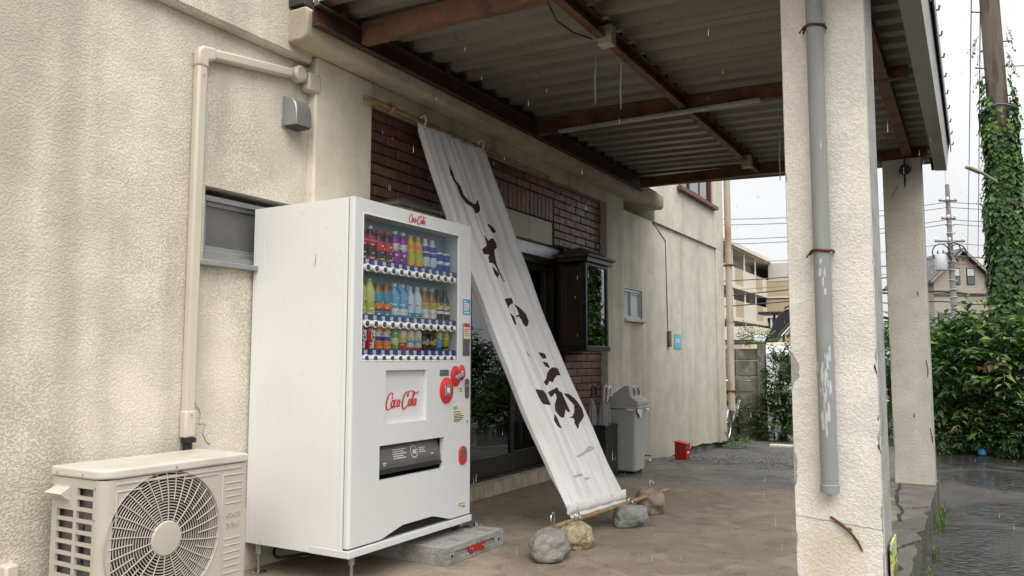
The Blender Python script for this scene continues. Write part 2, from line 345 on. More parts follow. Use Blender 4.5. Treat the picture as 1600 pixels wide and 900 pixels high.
    hgt = mth('ADD', mth('MULTIPLY', noise(70, 4), mth('SUBTRACT', 1.1, pud)), mth('MULTIPLY', noise(11, 4, 1.0, 2, (1, 1.5, 1)), mth('ADD', mth('MULTIPLY', pud, 1.5), .4)))
    L.new(hgt, bp.inputs['Height']); L.new(bp.outputs[0], b.inputs['Normal']); MATS['wet_asphalt'] = m
ground_mats()

# ------------------------------------------------------------------ mesh helpers
class MB:
    def __init__(s): s.v = []; s.f = []; s.m = []; s.cur = 0
    def face(s, pts):
        n = len(s.v); s.v += [tuple(p) for p in pts]; s.f.append(tuple(range(n, n+len(pts)))); s.m.append(s.cur)
    def add(s, vs, fs):
        n = len(s.v); s.v += [tuple(p) for p in vs]
        for f in fs: s.f.append(tuple(i+n for i in f)); s.m.append(s.cur)
        return s
    def box(s, x0, x1, y0, y1, z0, z1):
        x0, x1 = sorted((x0, x1)); y0, y1 = sorted((y0, y1)); z0, z1 = sorted((z0, z1))
        return s.add([(x, y, z) for z in (z0, z1) for y in (y0, y1) for x in (x0, x1)],
                     [(0, 2, 3, 1), (4, 5, 7, 6), (0, 1, 5, 4), (2, 6, 7, 3), (0, 4, 6, 2), (1, 3, 7, 5)])
    def bar(s, p0, p1, wx, wy, up=(0, 0, 1)):
        """a square bar from p0 to p1, wx wide sideways, wy along up"""
        p0, p1 = Vector(p0), Vector(p1); d = (p1-p0).normalized(); a = d.cross(Vector(up)).normalized(); u = a.cross(d)
        vs = [p+a*sx*wx/2+u*sy*wy/2 for p in (p0, p1) for sx, sy in ((-1, -1), (1, -1), (1, 1), (-1, 1))]
        return s.add(vs, [(3, 2, 1, 0), (4, 5, 6, 7), (0, 1, 5, 4), (1, 2, 6, 5), (2, 3, 7, 6), (3, 0, 4, 7)])
    def prism(s, poly, axis, a, b):
        """poly: 2d points; axis 0: (y,z) along x; 1: (x,z) along y; 2: (x,y) along z"""
        def P(p, t): return [(t, p[0], p[1]), (p[0], t, p[1]), (p[0], p[1], t)][axis]
        ar = sum(poly[i][0]*poly[(i+1) % len(poly)][1]-poly[(i+1) % len(poly)][0]*poly[i][1] for i in range(len(poly)))
        if (ar < 0) != (axis == 1): poly = poly[::-1]
        if a > b: a, b = b, a
        n = len(poly); vs = [P(p, a) for p in poly]+[P(p, b) for p in poly]
        return s.add(vs, [tuple(range(n-1, -1, -1)), tuple(range(n, 2*n))]+[(i, (i+1) % n, n+(i+1) % n, n+i) for i in range(n)])
    def tube(s, pts, r, n=8, caps=True):
        pts = [Vector(p) for p in pts]; rs = r if isinstance(r, (list, tuple)) else [r]*len(pts)
        rings = []; prev = None
        for i, p in enumerate(pts):
            d = (pts[min(i+1, len(pts)-1)]-pts[max(i-1, 0)]).normalized()
            if prev is None: a = d.cross(Vector((0, 0, 1)) if abs(d.z) < .9 else Vector((1, 0, 0))).normalized()
            else:
                a = prev-d*prev.dot(d); a = a.normalized() if a.length > 1e-6 else d.orthogonal().normalized()
            prev = a; b = d.cross(a)
            rings.append([p+(a*math.cos(t)+b*math.sin(t))*rs[i] for t in [2*math.pi*k/n for k in range(n)]])
        vs = [v for rg in rings for v in rg]; fs = []
        for i in range(len(pts)-1):
            for k in range(n): fs.append((i*n+k, i*n+(k+1) % n, (i+1)*n+(k+1) % n, (i+1)*n+k))
        if caps: fs += [tuple(range(n-1, -1, -1)), tuple(range((len(pts)-1)*n, len(pts)*n))]
        return s.add(vs, fs)
    def lathe(s, prof, c=(0, 0, 0), n=16, axis='z', smoothcap=True):
        c = Vector(c); vs = []; fs = []
        for r, h in prof:
            for k in range(n):
                t = 2*math.pi*k/n; x, y = r*math.cos(t), r*math.sin(t)
                vs.append(c+Vector((x, y, h) if axis == 'z' else (h, x, y) if axis == 'x' else (y, h, x)))
        for i in range(len(prof)-1):
            for k in range(n): fs.append((i*n+k, i*n+(k+1) % n, (i+1)*n+(k+1) % n, (i+1)*n+k))
        fs += [tuple(range(n-1, -1, -1)), tuple(range((len(prof)-1)*n, len(prof)*n))]
        return s.add(vs, fs)
    def mesh(s, name, mats, smooth=None, weld=False):
        me = bpy.data.meshes.new(name); me.from_pydata(s.v, [], s.f)
        for m in (mats if isinstance(mats, (list, tuple)) else [mats]): me.materials.append(MATS[m])
        if any(s.m): me.polygons.foreach_set('material_index', s.m)
        if weld:
            bm = bmesh.new(); bm.from_mesh(me); bmesh.ops.remove_doubles(bm, verts=bm.verts, dist=1e-5); bm.to_mesh(me); bm.free()
        if smooth: me.shade_smooth(); me.set_sharp_from_angle(angle=R(smooth))
        me.validate(); me.update(); return me

def inv_of(p):
    m = Matrix.Identity(4); q = p
    while q is not None: m = q.matrix_basis @ m; q = q.parent
    return m.inverted()
def link(name, me, parent=None):
    o = bpy.data.objects.new(name, me); col.objects.link(o)
    if parent: o.parent = parent
    return o
def build(mb, name, mats, parent=None, smooth=None, bevel=0, seg=2, weld=False, label=None):
    """one mesh object; vertices are given in world space and moved into the parent's frame"""
    me = mb.mesh(name, mats, smooth, weld)
    if parent: me.transform(inv_of(parent))
    o = link(name, me, parent)
    if bevel:
        b = o.modifiers.new('bevel', 'BEVEL'); b.width = bevel; b.segments = seg; b.limit_method = 'ANGLE'; b.angle_limit = R(50); b.harden_normals = False
        me.shade_smooth(); me.set_sharp_from_angle(angle=R(50))
    if label: o['label'] = label
    return o
def tag(o, label, cat, group=None, kind=None):
    o['label'] = label; o['category'] = cat
    if group: o['group'] = group
    if kind: o['kind'] = kind
    return o
def thing(name, label, cat, loc=(0, 0, 0), rz=0, group=None):
    o = bpy.data.objects.new(name, None); col.objects.link(o); o.location = loc; o.rotation_euler = (0, 0, rz); o.empty_display_size = .1
    return tag(o, label, cat, group)
def struct(o): o['kind'] = 'structure'; return o
def single(mb, name, mats, label, cat, loc=(0, 0, 0), group=None, **k):
    """a thing that is one mesh with its origin at its base"""
    e = mb.mesh(name, mats, k.get('smooth'), k.get('weld', False)); e.transform(Matrix.Translation(-Vector(loc)))
    o = link(name, e); o.location = loc
    if k.get('bevel'):
        b = o.modifiers.new('bevel', 'BEVEL'); b.width = k['bevel']; b.segments = k.get('seg', 2); b.limit_method = 'ANGLE'; b.angle_limit = R(50)
        e.shade_smooth(); e.set_sharp_from_angle(angle=R(50))
    return tag(o, label, cat, group)
def boxes(*bs):
    m = MB()
    for b in bs: m.box(*b)
    return m
def frame_x(m, x0, x1, y0, y1, z0, z1, t, tb=None):
    """a rectangular frame lying in a plane x = const"""
    tb = tb or t
    m.box(x0, x1, y0, y0+t, z0, z1); m.box(x0, x1, y1-t, y1, z0, z1)
    m.box(x0, x1, y0+t, y1-t, z0, z0+tb); m.box(x0, x1, y0+t, y1-t, z1-t, z1); return m
def wall_holes(m, x0, x1, y0, y1, z0, z1, holes):
    """a wall slab in a plane x = const, cut round rectangular holes (ya, yb, za, zb)"""
    ys = sorted({y0, y1, *[h[0] for h in holes], *[h[1] for h in holes]}); zs = sorted({z0, z1, *[h[2] for h in holes], *[h[3] for h in holes]})
    for a, b in zip(ys, ys[1:]):
        run = None
        for c, d in zip(zs, zs[1:]):
            inside = any(h[0] <= a and b <= h[1] and h[2] <= c and d <= h[3] for h in holes)
            if inside:
                if run: m.box(x0, x1, a, b, *run)
                run = None
            else: run = (run[0], d) if run else (c, d)
        if run: m.box(x0, x1, a, b, *run)
    return m
def text_geo(txt, size, ex=0., bold=0.):
    c = bpy.data.curves.new('text', 'FONT'); c.body = txt; c.size = size; c.align_x = 'CENTER'; c.align_y = 'CENTER'; c.extrude = ex; c.offset = bold; c.resolution_u = 3
    o = bpy.data.objects.new('text', c); col.objects.link(o); dg = bpy.context.evaluated_depsgraph_get()
    me = bpy.data.meshes.new_from_object(o.evaluated_get(dg)); vs = [v.co.copy() for v in me.vertices]; fs = [tuple(p.vertices) for p in me.polygons]
    bpy.data.objects.remove(o); bpy.data.meshes.remove(me); return vs, fs
def put_text(mb, txt, size, pos, right=(0, 1, 0), up=(0, 0, 1), ex=.0, bold=0., squeeze=1):
    vs, fs = text_geo(txt, size, ex, bold); p, r, u = Vector(pos), Vector(right), Vector(up); n = r.cross(u)
    mb.add([p+r*v.x*squeeze+u*v.y+n*v.z for v in vs], fs)

# the flowing script of the drink maker's name, as tapering pen strokes in a box about 1 wide and .34 high
def script_strokes():
    def arc(cx, cy, rx, ry, a0, a1, n=14): return [(cx+rx*math.cos(R(a0+(a1-a0)*i/n)), cy+ry*math.sin(R(a0+(a1-a0)*i/n))) for i in range(n+1)]
    st = []
    C1 = arc(.11, .17, .085, .15, 40, 300, 18); st.append(C1+[(.19, .05), (.25, .055), (.31, .075), (.36, .06)])
    st.append([(.175, .267), (.165, .225), (.15, .21)])
    def o_(x): st.append(arc(x, .13, .036, .062, 80, 445, 16))
    def c_(x): st.append(arc(x, .13, .036, .066, 62, 292, 12))
    def a_(x): st.append(arc(x, .13, .034, .062, 60, 420, 14)); st.append([(x+.036, .195), (x+.034, .11), (x+.042, .075), (x+.06, .085)])
    o_(.205); c_(.29); a_(.365)
    st.append([(.428, .15), (.462, .155)])
    C2 = arc(.565, .17, .085, .155, 75, 300, 18); st.append([(.93, .335), (.89, .30), (.83, .29), (.76, .325), (.69, .345), (.63, .335)]+C2+[(.63, .055), (.655, .08)])
    st.append([(.60, .325), (.615, .27), (.60, .235), (.585, .26), (.60, .31)])
    o_(.70)
    st.append([(.765, .08), (.755, .12), (.77, .24), (.80, .315), (.785, .33), (.765, .28), (.76, .13), (.775, .075), (.80, .08)])
    a_(.85)
    return st
SCRIPT = script_strokes()
def put_script(mb, pos, width, right=(0, 1, 0), up=(0, 0, 1), pen=.026, squeeze=1, slant=.30):
    p, r, u = Vector(pos), Vector(right), Vector(up)
    k = width
    nrm = r.cross(u).normalized()
    for si, st in enumerate(SCRIPT):
        pts = [Vector(((x+slant*(y-.17)-.5), (y-.17)*squeeze)) for x, y in st]; n = len(pts); ring = []
        for i, q in enumerate(pts):
            d = (pts[min(i+1, n-1)]-pts[max(i-1, 0)]); d = d.normalized() if d.length > 1e-9 else Vector((1, 0)); nn = Vector((-d.y, d.x))
            wd = pen*(.45+.75*abs(d.y)**1.5)*(.45 if i in (0, n-1) else 1)
            ring.append((q+nn*wd/2, q-nn*wd/2))
        vs = []
        for i, (a, b) in enumerate(ring): q3 = p+nrm*(.00035*si+.000012*i); vs += [q3+r*a.x*k+u*a.y*k, q3+r*b.x*k+u*b.y*k]
        mb.add(vs, [(2*i, 2*i+1, 2*i+3, 2*i+2) for i in range(n-1)])

# ------------------------------------------------------------------ ground
m = MB(); m.box(-200, 200, -60, 300, -1, -.22)
struct(build(m, 'ground', 'wet_asphalt'))
# gravel strip along the foot of the right-hand wall
m = MB(); nx, ny = 16, 40
G = lambda i, j: (-3.40+2.75*i/nx, 8.42+.04*math.sin(i*1.3)*(j == 0)+5.2*j/ny)
rg = random.Random(3)
vs = []
for j in range(ny+1):
    for i in range(nx+1):
        x, y = G(i, j); t = min(1, max(0, (y-8.4)/3.2)); z = -.03-.165*t*t*(3-2*t)-.05*(max(0, (x+1.4)/.75))**2
        vs.append((x, y, max(z+rg.uniform(-.006, .006), -.235) if 0 < i < nx else z-(.03 if i == nx else 0)))
fs = [(j*(nx+1)+i, j*(nx+1)+i+1, (j+1)*(nx+1)+i+1, (j+1)*(nx+1)+i) for j in range(ny) for i in range(nx)]
m.add(vs, fs); struct(build(m, 'gravel_bed', 'gravel', smooth=80))
def gz(x, y):
    t = min(1, max(0, (y-8.4)/3.2)); return -.03-.165*t*t*(3-2*t)
# loose stones of the gravel
m = MB()
for k in range(2600):
    y = 8.45+4.6*rg.random()**1.3; x = -3.25+2.2*rg.random(); z = gz(x, y); r = rg.uniform(.006, .016)
    if x > -1.5: continue
    a = rg.random()*6.28; ca, sa = math.cos(a)*r, math.sin(a)*r
    m.add([(x+ca, y+sa, z-.002), (x-sa*.8, y+ca*.8, z-.002), (x-ca, y-sa, z-.002), (x+sa*.8, y-ca*.8, z-.002), (x+r*.2, y, z+r*.8)], [(0, 1, 4), (1, 2, 4), (2, 3, 4), (3, 0, 4)])
m.cur = 0
o = build(m, 'loose_gravel', 'gravel'); o['kind'] = 'stuff'; o['label'] = 'dark loose gravel along the foot of the wall'
# raised concrete apron under the roof, broken along its open edge
edge = []; y = -6.0; er = random.Random(11)
while y < 8.44:
    edge.append((-.335-abs(er.gauss(0, .008))-(.035 if er.random() < .09 else 0), y)); y += er.uniform(.08, .2)
edge.append((-.34, 8.44))
m = MB(); m.prism([(-3.9, -6), *edge, (-3.9, 8.44)], 2, -.6, 0)
struct(build(m, 'platform', 'platform_concrete'))
# cracks in the edge of the apron: thin sunken-looking gaps filled with dirt
m = MB()
for pts in ([(-.63, 8.02), (-.60, 7.2), (-.52, 6.6), (-.50, 6.1)], [(-.36, 6.9), (-.45, 6.75), (-.55, 6.72)], [(-.34, 5.6), (-.42, 5.4), (-.47, 5.1), (-.40, 4.8), (-.43, 4.5)], [(-.37, 5.95), (-.5, 5.9), (-.62, 5.7)], [(-.40, 4.6), (-.36, 4.2), (-.38, 3.9)]):
    q = [];
    for (x0, y0), (x1, y1) in zip(pts, pts[1:]):
        for t in range(6): q.append((x0+(x1-x0)*t/6+er.uniform(-.012, .012), y0+(y1-y0)*t/6+er.uniform(-.012, .012)))
    vs = []
    for i, (x, y) in enumerate(q):
        wd = er.uniform(.006, .016); vs += [(x-wd, y-wd*.4, .003), (x+wd, y+wd*.4, .003)]
    m.add(vs, [(2*i, 2*i+1, 2*i+3, 2*i+2) for i in range(len(q)-1)])
struct(build(m, 'platform_crack', 'dark_crack'))

# ------------------------------------------------------------------ the shop building
B = thing('shop_building', 'cream plastered building with a dark brick entrance and wet stained walls', 'building', (-3.5, 6, 0))
WX = -3.36
lw = MB(); wall_holes(lw, -4.2, WX, -7, 3.40, -.3, 2.83, [(2.695, 3.30, 1.60, 1.985)])
build(lw, 'left_wall', 'plaster_wall', B)
# upper storey standing a little proud, with a worn lower lip
m = MB(); lip = [(-4.2, 2.832), (-3.312, 2.832), (-3.298, 2.85), (-3.30, 2.95), (-3.30, 7), (-4.2, 7)]
m.prism(lip, 1, -7, 3.36); m.box(-4.2, -3.301, 3.36, 9.18, 3.082, 7)
build(m, 'upper_wall', 'plaster_wall', B)
m = MB(); wall_holes(m, -4.2, -3.30, 9.18, 12.25, 2.775, 7, [(10.12, 11.72, 3.38, 4.3)])
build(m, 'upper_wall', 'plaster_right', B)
m = boxes((-4.2, -3.30, 3.402, 3.915, -.3, 2.89)); build(m, 'pilaster', 'plaster_pilaster', B, bevel=.012)
m = boxes((-4.2, -3.30, 7.715, 8.19, -.3, 2.89)); build(m, 'pilaster', 'plaster_right', B, bevel=.01)
# lintel above the brick and the coping beam that carries the roof
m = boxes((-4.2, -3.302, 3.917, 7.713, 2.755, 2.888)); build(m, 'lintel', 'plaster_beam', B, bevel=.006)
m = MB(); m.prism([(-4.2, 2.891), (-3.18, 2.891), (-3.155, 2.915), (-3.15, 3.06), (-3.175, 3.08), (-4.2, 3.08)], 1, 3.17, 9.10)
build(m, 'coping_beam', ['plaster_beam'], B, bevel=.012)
# right-hand wall: a sunk panel between the top band, the corner band and the pilaster
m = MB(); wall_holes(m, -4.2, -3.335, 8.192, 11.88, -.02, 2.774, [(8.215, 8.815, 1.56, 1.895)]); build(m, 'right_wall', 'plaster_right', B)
m = boxes((-4.2, -3.30, 11.881, 12.25, -.12, 2.773)); build(m, 'corner_band', 'plaster_right', B, bevel=.012)
# the broken foot of the plaster and the dark plinth under it
m = MB(); pts = [(8.192, -.02)]; yy = 8.4
while yy < 11.88:
    t = (yy-8.2)/3.7; pts.append((yy, -.045-.10*t+er.uniform(-.02, .02)+(.05 if yy > 10.6 else 0))); yy += er.uniform(.08, .22)
pts += [(11.88, -.1), (11.88, -.019), (8.192, -.019)]
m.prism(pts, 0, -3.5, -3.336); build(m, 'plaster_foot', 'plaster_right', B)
m = boxes((-4.2, -3.39, 8.0, 12.22, -.5, -.018)); build(m, 'plinth', 'plinth', B)
# a hairline conduit groove on the right wall
m = MB(); m.tube([(-3.334, 9.20, 2.77), (-3.33, 9.65, 2.6), (-3.33, 9.67, 1.9), (-3.33, 9.69, 1.47)], .006, 5); build(m, 'wall_cable', 'plinth', B)
m = boxes((-4.2, -3.9, 3.9, 9.2, 2.7, 3.079), (-8, -4.201, -7, 12.25, -.3, 7)); build(m, 'core', 'plaster_right', B)

def window(y0, y1, z0, z1, x, panes, fm, gm, sill=None, name='window', back=.06, t=.028):
    f = build(frame_x(MB(), x-.045, x-.005, y0, y1, z0, z1, t), name, fm, B, bevel=.003)
    n = panes; wd = (y1-y0-2*t)/n
    for k in range(n):
        a = y0+t+wd*k; off = .012*(k % 2)
        fr = build(frame_x(MB(), x-.04+off-.012, x-.026+off-.002, a, a+wd, z0+t, z1-t, .022), 'sash', fm, f, bevel=.002)
        build(boxes((x-.036+off-.006, x-.032+off-.006, a+.021, a+wd-.021, z0+t+.021, z1-t-.021)), 'pane', gm, f)
    if sill: build(boxes((x-.09, x+sill, y0-.03, y1+.03, z0-.035, z0-.002)), 'sill', fm, f, bevel=.004)
    return f
f = window(2.70, 3.295, 1.635, 1.945, -3.385, 1, 'aluminium_dull', 'frosted'); build(boxes((-3.47, -3.31, 2.64, 3.33, 1.572, 1.600)), 'sill', 'aluminium_dull', f, bevel=.004)
build(boxes((-3.42, -3.362, 2.697, 3.298, 1.601, 1.634)), 'sill', 'aluminium_dull', f)
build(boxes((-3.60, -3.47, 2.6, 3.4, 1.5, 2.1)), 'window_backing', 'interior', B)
f = window(8.22, 8.81, 1.562, 1.893, -3.345, 2, 'aluminium', 'frosted_light'); build(boxes((-3.40, -3.285, 8.19, 8.85, 1.525, 1.558)), 'sill', 'plaster_right', f, bevel=.004)
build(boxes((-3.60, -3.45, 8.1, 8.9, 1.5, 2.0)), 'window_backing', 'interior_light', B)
f = window(10.125, 11.715, 3.385, 4.295, -3.31, 3, 'window_wood', 'dark_glass', t=.05)
build(boxes((-3.36, -3.23, 10.05, 11.78, 3.33, 3.378)), 'sill', 'window_wood', f)
build(boxes((-3.44, -3.42, 10.2, 11.65, 3.4, 4.25)), 'curtain', 'curtain', f)

# brick facing: one mesh per brick size, every brick an object
BX = -3.37
BK = link('brick_facing', MB().box(-4.1, BX-.012, 3.916, 4.80, .1, 2.754).box(-4.1, BX-.012, 4.80, 6.62, 2.36, 2.754).box(-4.1, BX-.012, 6.62, 6.86, 2.16, 2.754).box(-4.1, BX-.012, 6.86, 7.714, .0, 2.754).mesh('brick_facing', 'mortar'), B)
BK.data.transform(inv_of(B))
bw, bh, jt = .228, .063, .0095
def unit_brick(w, h, d=.02, c=.0035):
    b = MB(); y, z = w/2, h/2
    b.add([(-d, -y, -z), (-d, y, -z), (-d, y, z), (-d, -y, z), (-c, -y, -z), (-c, y, -z), (-c, y, z), (-c, -y, z), (0, -y+c, -z+c), (0, y-c, -z+c), (0, y-c, z-c), (0, -y+c, z-c)],
          [(4, 5, 9, 8), (5, 6, 10, 9), (6, 7, 11, 10), (7, 4, 8, 11), (8, 9, 10, 11), (0, 1, 5, 4), (1, 2, 6, 5), (2, 3, 7, 6), (3, 0, 4, 7)])
    return b.mesh('brick', 'brick')
cache = {}
def brick(y0, y1, z0, z1):
    k = (round(y1-y0, 3), round(z1-z0, 3))
    if k not in cache: cache[k] = unit_brick(*k)
    o = link('brick', cache[k], BK); o.location = Vector((BX+er.uniform(-.0022, .0022), (y0+y1)/2, (z0+z1)/2))-B.location
def course(ya, yb, z, shift):
    y = ya-(bw+jt)*.5*shift
    while y < yb-.02:
        a, b = max(y, ya), min(y+bw, yb)
        if b-a > .03: brick(round(a, 3), round(b, 3), z, z+bh)
        y += bw+jt
nz = 0; z = 2.754-bh-.006
while z > .0:
    sh = nz % 2
    if z > 2.60: course(3.918, 7.712, z, sh)
    else:
        if z > 1.72: course(3.918, 4.79, z, sh)
        if z > 2.165: course(6.63, 7.712, z, sh)
        elif z > .02: course(6.865, 7.712, z, sh)
    nz += 1; z -= bh+jt
zs = 2.754-.006-2*(bh+jt)-.21-.002
y = 4.80
while y < 6.615: brick(y, min(y+.066, 6.62), zs, zs+.208); y += .0755
# cream tiles over the door
for k in range(5):
    a = 6.612-.445*(k+1); a0_ = max(a, 4.80); build(boxes((-3.44, BX-.008, a0_, a+.440, 2.166, zs-.012)), 'header_tile', 'cream_tile', BK, bevel=.003)
# door: dark framed sliding leaves behind a step
DX = -3.47
D = link('entrance_door', frame_x(MB(), DX-.10, DX-.0, 4.80, 6.858, .10, 2.045, .05).mesh('entrance_door', 'bronze_frame'), B); D.data.transform(inv_of(B))
build(boxes((DX-.1, DX+.045, 4.80, 6.855, 2.047, 2.160)), 'door_header', 'aluminium', D, bevel=.004)
def leaf(y0, y1, x):
    f = build(frame_x(MB(), x-.035, x, y0, y1, .152, 1.994, .062, .155), 'door_leaf', 'bronze_frame', D, bevel=.004)
    build(boxes((x-.021, x-.015, y0+.06, y1-.06, .305, 1.934)), 'pane', 'dark_glass', D)
leaf(4.85, 5.36, DX-.055); leaf(5.33, 6.075, DX-.012); leaf(6.04, 6.80, DX-.055)
m = MB(); m.box(-6.5, -4.2, 4.3, 7.2, -.02, 2.6)
# entrance hall behind the glass: floor, back wall, a counter and a stand
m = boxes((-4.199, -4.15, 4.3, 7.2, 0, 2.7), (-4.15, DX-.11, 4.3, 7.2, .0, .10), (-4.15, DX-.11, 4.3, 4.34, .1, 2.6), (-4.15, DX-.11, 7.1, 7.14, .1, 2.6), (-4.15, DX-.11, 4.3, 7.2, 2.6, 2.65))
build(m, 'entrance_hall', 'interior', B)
# tiled riser of the step
st = build(boxes((-3.60, -3.43, 4.56, 6.87, .0, .118)), 'door_step', 'mortar', B)
y = 4.565
while y < 6.86:
    b = min(y+.147, 6.868)
    build(boxes((-3.43, -3.418, y, b, .004, .115)), 'step_tile', 'step_tile', st, bevel=.002)
    build(boxes((-3.60, -3.424, y, b, .1185, .128)), 'step_tile', 'step_tile', st)
    y += .152

# ------------------------------------------------------------------ glazed display cases either side of the door
def showcase(y0, label, tan):
    x0, x1, y1, z0, z1 = -3.368, -3.09, y0+.525, 1.18, 2.055
    T = thing('display_case', label, 'display case', (-3.21, y0+.26, z0), group='hanging display cases beside the door')
    wd = 'bronze_frame'
    fr = MB(); t = .035
    for (x, y) in ((x0, y0), (x0, y1-t), (x1-t, y0), (x1-t, y1-t)): fr.box(x, x+t, y, y+t, z0+.05, z1-.03)
    fr.box(x0, x1, y0+t, y1-t, z1-.075, z1-.031); 
    build(fr, 'frame', wd, T, bevel=.003)
    build(boxes((x0, x1+.012, y0-.012, y1+.012, z0, z0+.05)), 'base', wd, T, bevel=.005)
    build(boxes((x0, x0+.01, y0+t, y1-t, z0+.05, z1-.08)), 'back_panel', 'brown_wood', T)
    # the near side is panelled wood, the front and far side are glass
    build(frame_x(MB(), -1, -.97, 0, 1, 0, 1, .1) if False else boxes((x0+t, x1-t, y0+.010, y0+.022, z0+.05, z1-.08)), 'side_panel', 'brown_wood', T)
    sm = MB(); a, b = x0+t, x1-t
    sm.box(a, a+.03, y0+.002, y0+.0095, z0+.05, z1-.08); sm.box(b-.03, b, y0+.002, y0+.0095, z0+.05, z1-.08); sm.box(a+.03, b-.03, y0+.002, y0+.0095, z0+.05, z0+.10); sm.box(a+.03, b-.03, y0+.002, y0+.0095, z1-.14, z1-.08)
    build(sm, 'side_moulding', 'brown_wood', T, bevel=.002)
    build(boxes((x1-.020, x1-.016, y0+t, y1-t, z0+.05, z1-.076)), 'pane', 'dark_glass', T)
    build(boxes((x0+t, x1-t, y1-.020, y1-.016, z0+.05, z1-.08)), 'pane', 'dark_glass', T)
    m = MB(); m.box(x0, x1+.035, y0-.035, y1+.035, z1-.045, z1); build(m, 'cornice', 'tan_wood' if tan else wd, T, bevel=.004)
    yc = y0+.26; e = [(x0, y0-.06, z1+.001), (x1+.06, y0-.06, z1+.001), (x1+.06, y1+.06, z1+.001), (x0, y1+.06, z1+.001)]
    top = [(x0, yc, z1+.125), (x0+.12, yc, z1+.125)]
    e2 = [(p[0], p[1], p[2]+.02) for p in e]
    m = MB(); m.add(e+e2+top, [(3, 2, 1, 0), (0, 1, 5, 4), (1, 2, 6, 5), (2, 3, 7, 6), (4, 5, 9, 8), (5, 6, 9), (6, 7, 8, 9), (3, 0, 4, 8, 7)])
    build(m, 'hipped_roof', 'slate_roof', T, bevel=.003)
showcase(6.72, 'dark display case with glass front hanging right of the door near the bin', False)
showcase(3.92, 'display case whose grey hipped roof and tan band peek over the vending machine', True)

# grit and small debris lying on the floor
m = MB(); q = random.Random(77)
for k in range(900):
    x, y = q.uniform(-3.2, -.4), 2.9+4.4*q.random()
    if q.random() < .35: x = -3.36+abs(q.gauss(0, .12)); y = q.uniform(4.6, 7.0)
    r = q.uniform(.002, .0065)*(1.6 if q.random() < .06 else 1); a = q.random()*6.28; ca, sa = math.cos(a)*r, math.sin(a)*r
    m.add([(x+ca, y+sa, -.001), (x-sa*.8, y+ca*.8, -.001), (x-ca, y-sa, -.001), (x+sa*.8, y-ca*.8, -.001), (x+r*.2, y, r*.7)], [(0, 1, 4), (1, 2, 4), (2, 3, 4), (3, 0, 4)])
MATS.get('rock_brown'); o = build(m, 'floor_grit', 'rock_brown'); o['kind'] = 'stuff'; o['label'] = 'fine grit and crumbs scattered over the concrete floor'

m = MB(); q = random.Random(5); vs = []
for i in range(34):
    t = i/33; y, z = 2.635+.14*t+.012*math.sin(i*.9)+q.uniform(-.004, .004), .98-.32*t+.018*math.sin(i*.6); vs += [(-3.3572, y-.0012, z-.001), (-3.3572, y+.0012, z+.001)]
m.add(vs, [(2*i, 2*i+1, 2*i+3, 2*i+2) for i in range(33)]); build(m, 'hairline_crack', 'plinth', B)

# ------------------------------------------------------------------ duct cover, hood
T = thing('duct_cover', 'beige plastic duct cover rising from the air conditioner and turning along the wall', 'duct', (-3.33, 2.57, .69))
m = MB(); m.box(-3.359, -3.312, 2.556, 2.613, .84, 2.585); build(m, 'duct_run', 'duct_beige', T, bevel=.013, seg=3)
m = MB(); m.box(-3.359, -3.308, 2.552, 2.617, .72, .855); build(m, 'duct_joint', 'duct_beige', T, bevel=.012, seg=3)
m = MB(); m.prism([(2.552, 2.575), (2.552, 2.655), (2.575, 2.682), (2.66, 2.695), (2.66, 2.630), (2.617, 2.615), (2.617, 2.575)], 0, -3.359, -3.307); build(m, 'duct_elbow', 'duct_beige', T, bevel=.012, seg=3)
m = MB(); m.prism([(2.655, 2.637), (2.655, 2.692), (3.20, 2.765), (3.20, 2.710)], 0, -3.359, -3.312); build(m, 'duct_run', 'duct_beige', T, bevel=.012, seg=3)
m = MB(); m.lathe([(.044, -.0), (.048, .01), (.048, .058), (.036, .068)], (-3.359, 3.245, 2.745), 20, 'x'); build(m, 'duct_end_cap', 'duct_beige', T, smooth=40)
m = boxes((-3.359, -3.288, 3.298, 3.398, 2.665, 2.775)); build(m, 'wall_cap', 'duct_beige', T, bevel=.012)
m = MB(); m.tube([(-3.335, 2.585, .74), (-3.33, 2.585, .66), (-3.315, 2.57, .57), (-3.27, 2.54, .45)], .022, 10); build(m, 'insulated_pipe', 'cable', T, smooth=60)
m = MB(); m.lathe([(.036, 0), (.036, .02)], (-3.325, 2.585, .70), 16); build(m, 'rubber_ring', 'cable', T, smooth=40)
m = MB()
for z in (.83, 2.53): m.lathe([(.004, 0), (.004, .004)], (-3.308, 2.585, z), 8, 'x')
build(m, 'screw', 'steel_leg', T)
for o_ in T.children: o_.location.y += .037; o_.location.z += .008 if o_.location.z > 9 else 0

T = thing('vent_hood', 'small grey metal vent hood on the plaster wall below the duct end', 'vent', (-3.36, 3.27, 2.42))
prof = [(-3.359, 2.425), (-3.359, 2.59), (-3.32, 2.592), (-3.285, 2.575), (-3.262, 2.545), (-3.253, 2.505), (-3.25, 2.425)]
m = MB(); pr = prof; n = len(pr); m.prism(pr, 1, 3.205, 3.325); build(m, 'shell', 'hood_grey', T, bevel=.006)
m = boxes((-3.359, -3.352, 3.195, 3.335, 2.415, 2.60)); build(m, 'flange', 'hood_grey', T, bevel=.002)
m = boxes((-3.345, -3.258, 3.213, 3.317, 2.418, 2.427)); build(m, 'opening', 'ac_inside', T)
m = boxes((-3.42, -3.31, 1.79, 1.845, .17, .295)); single(m, 'cable_box', 'duct_beige', 'small cream box low on the wall left of the air conditioner', 'cable box', (-3.36, 1.82, .17), bevel=.01)

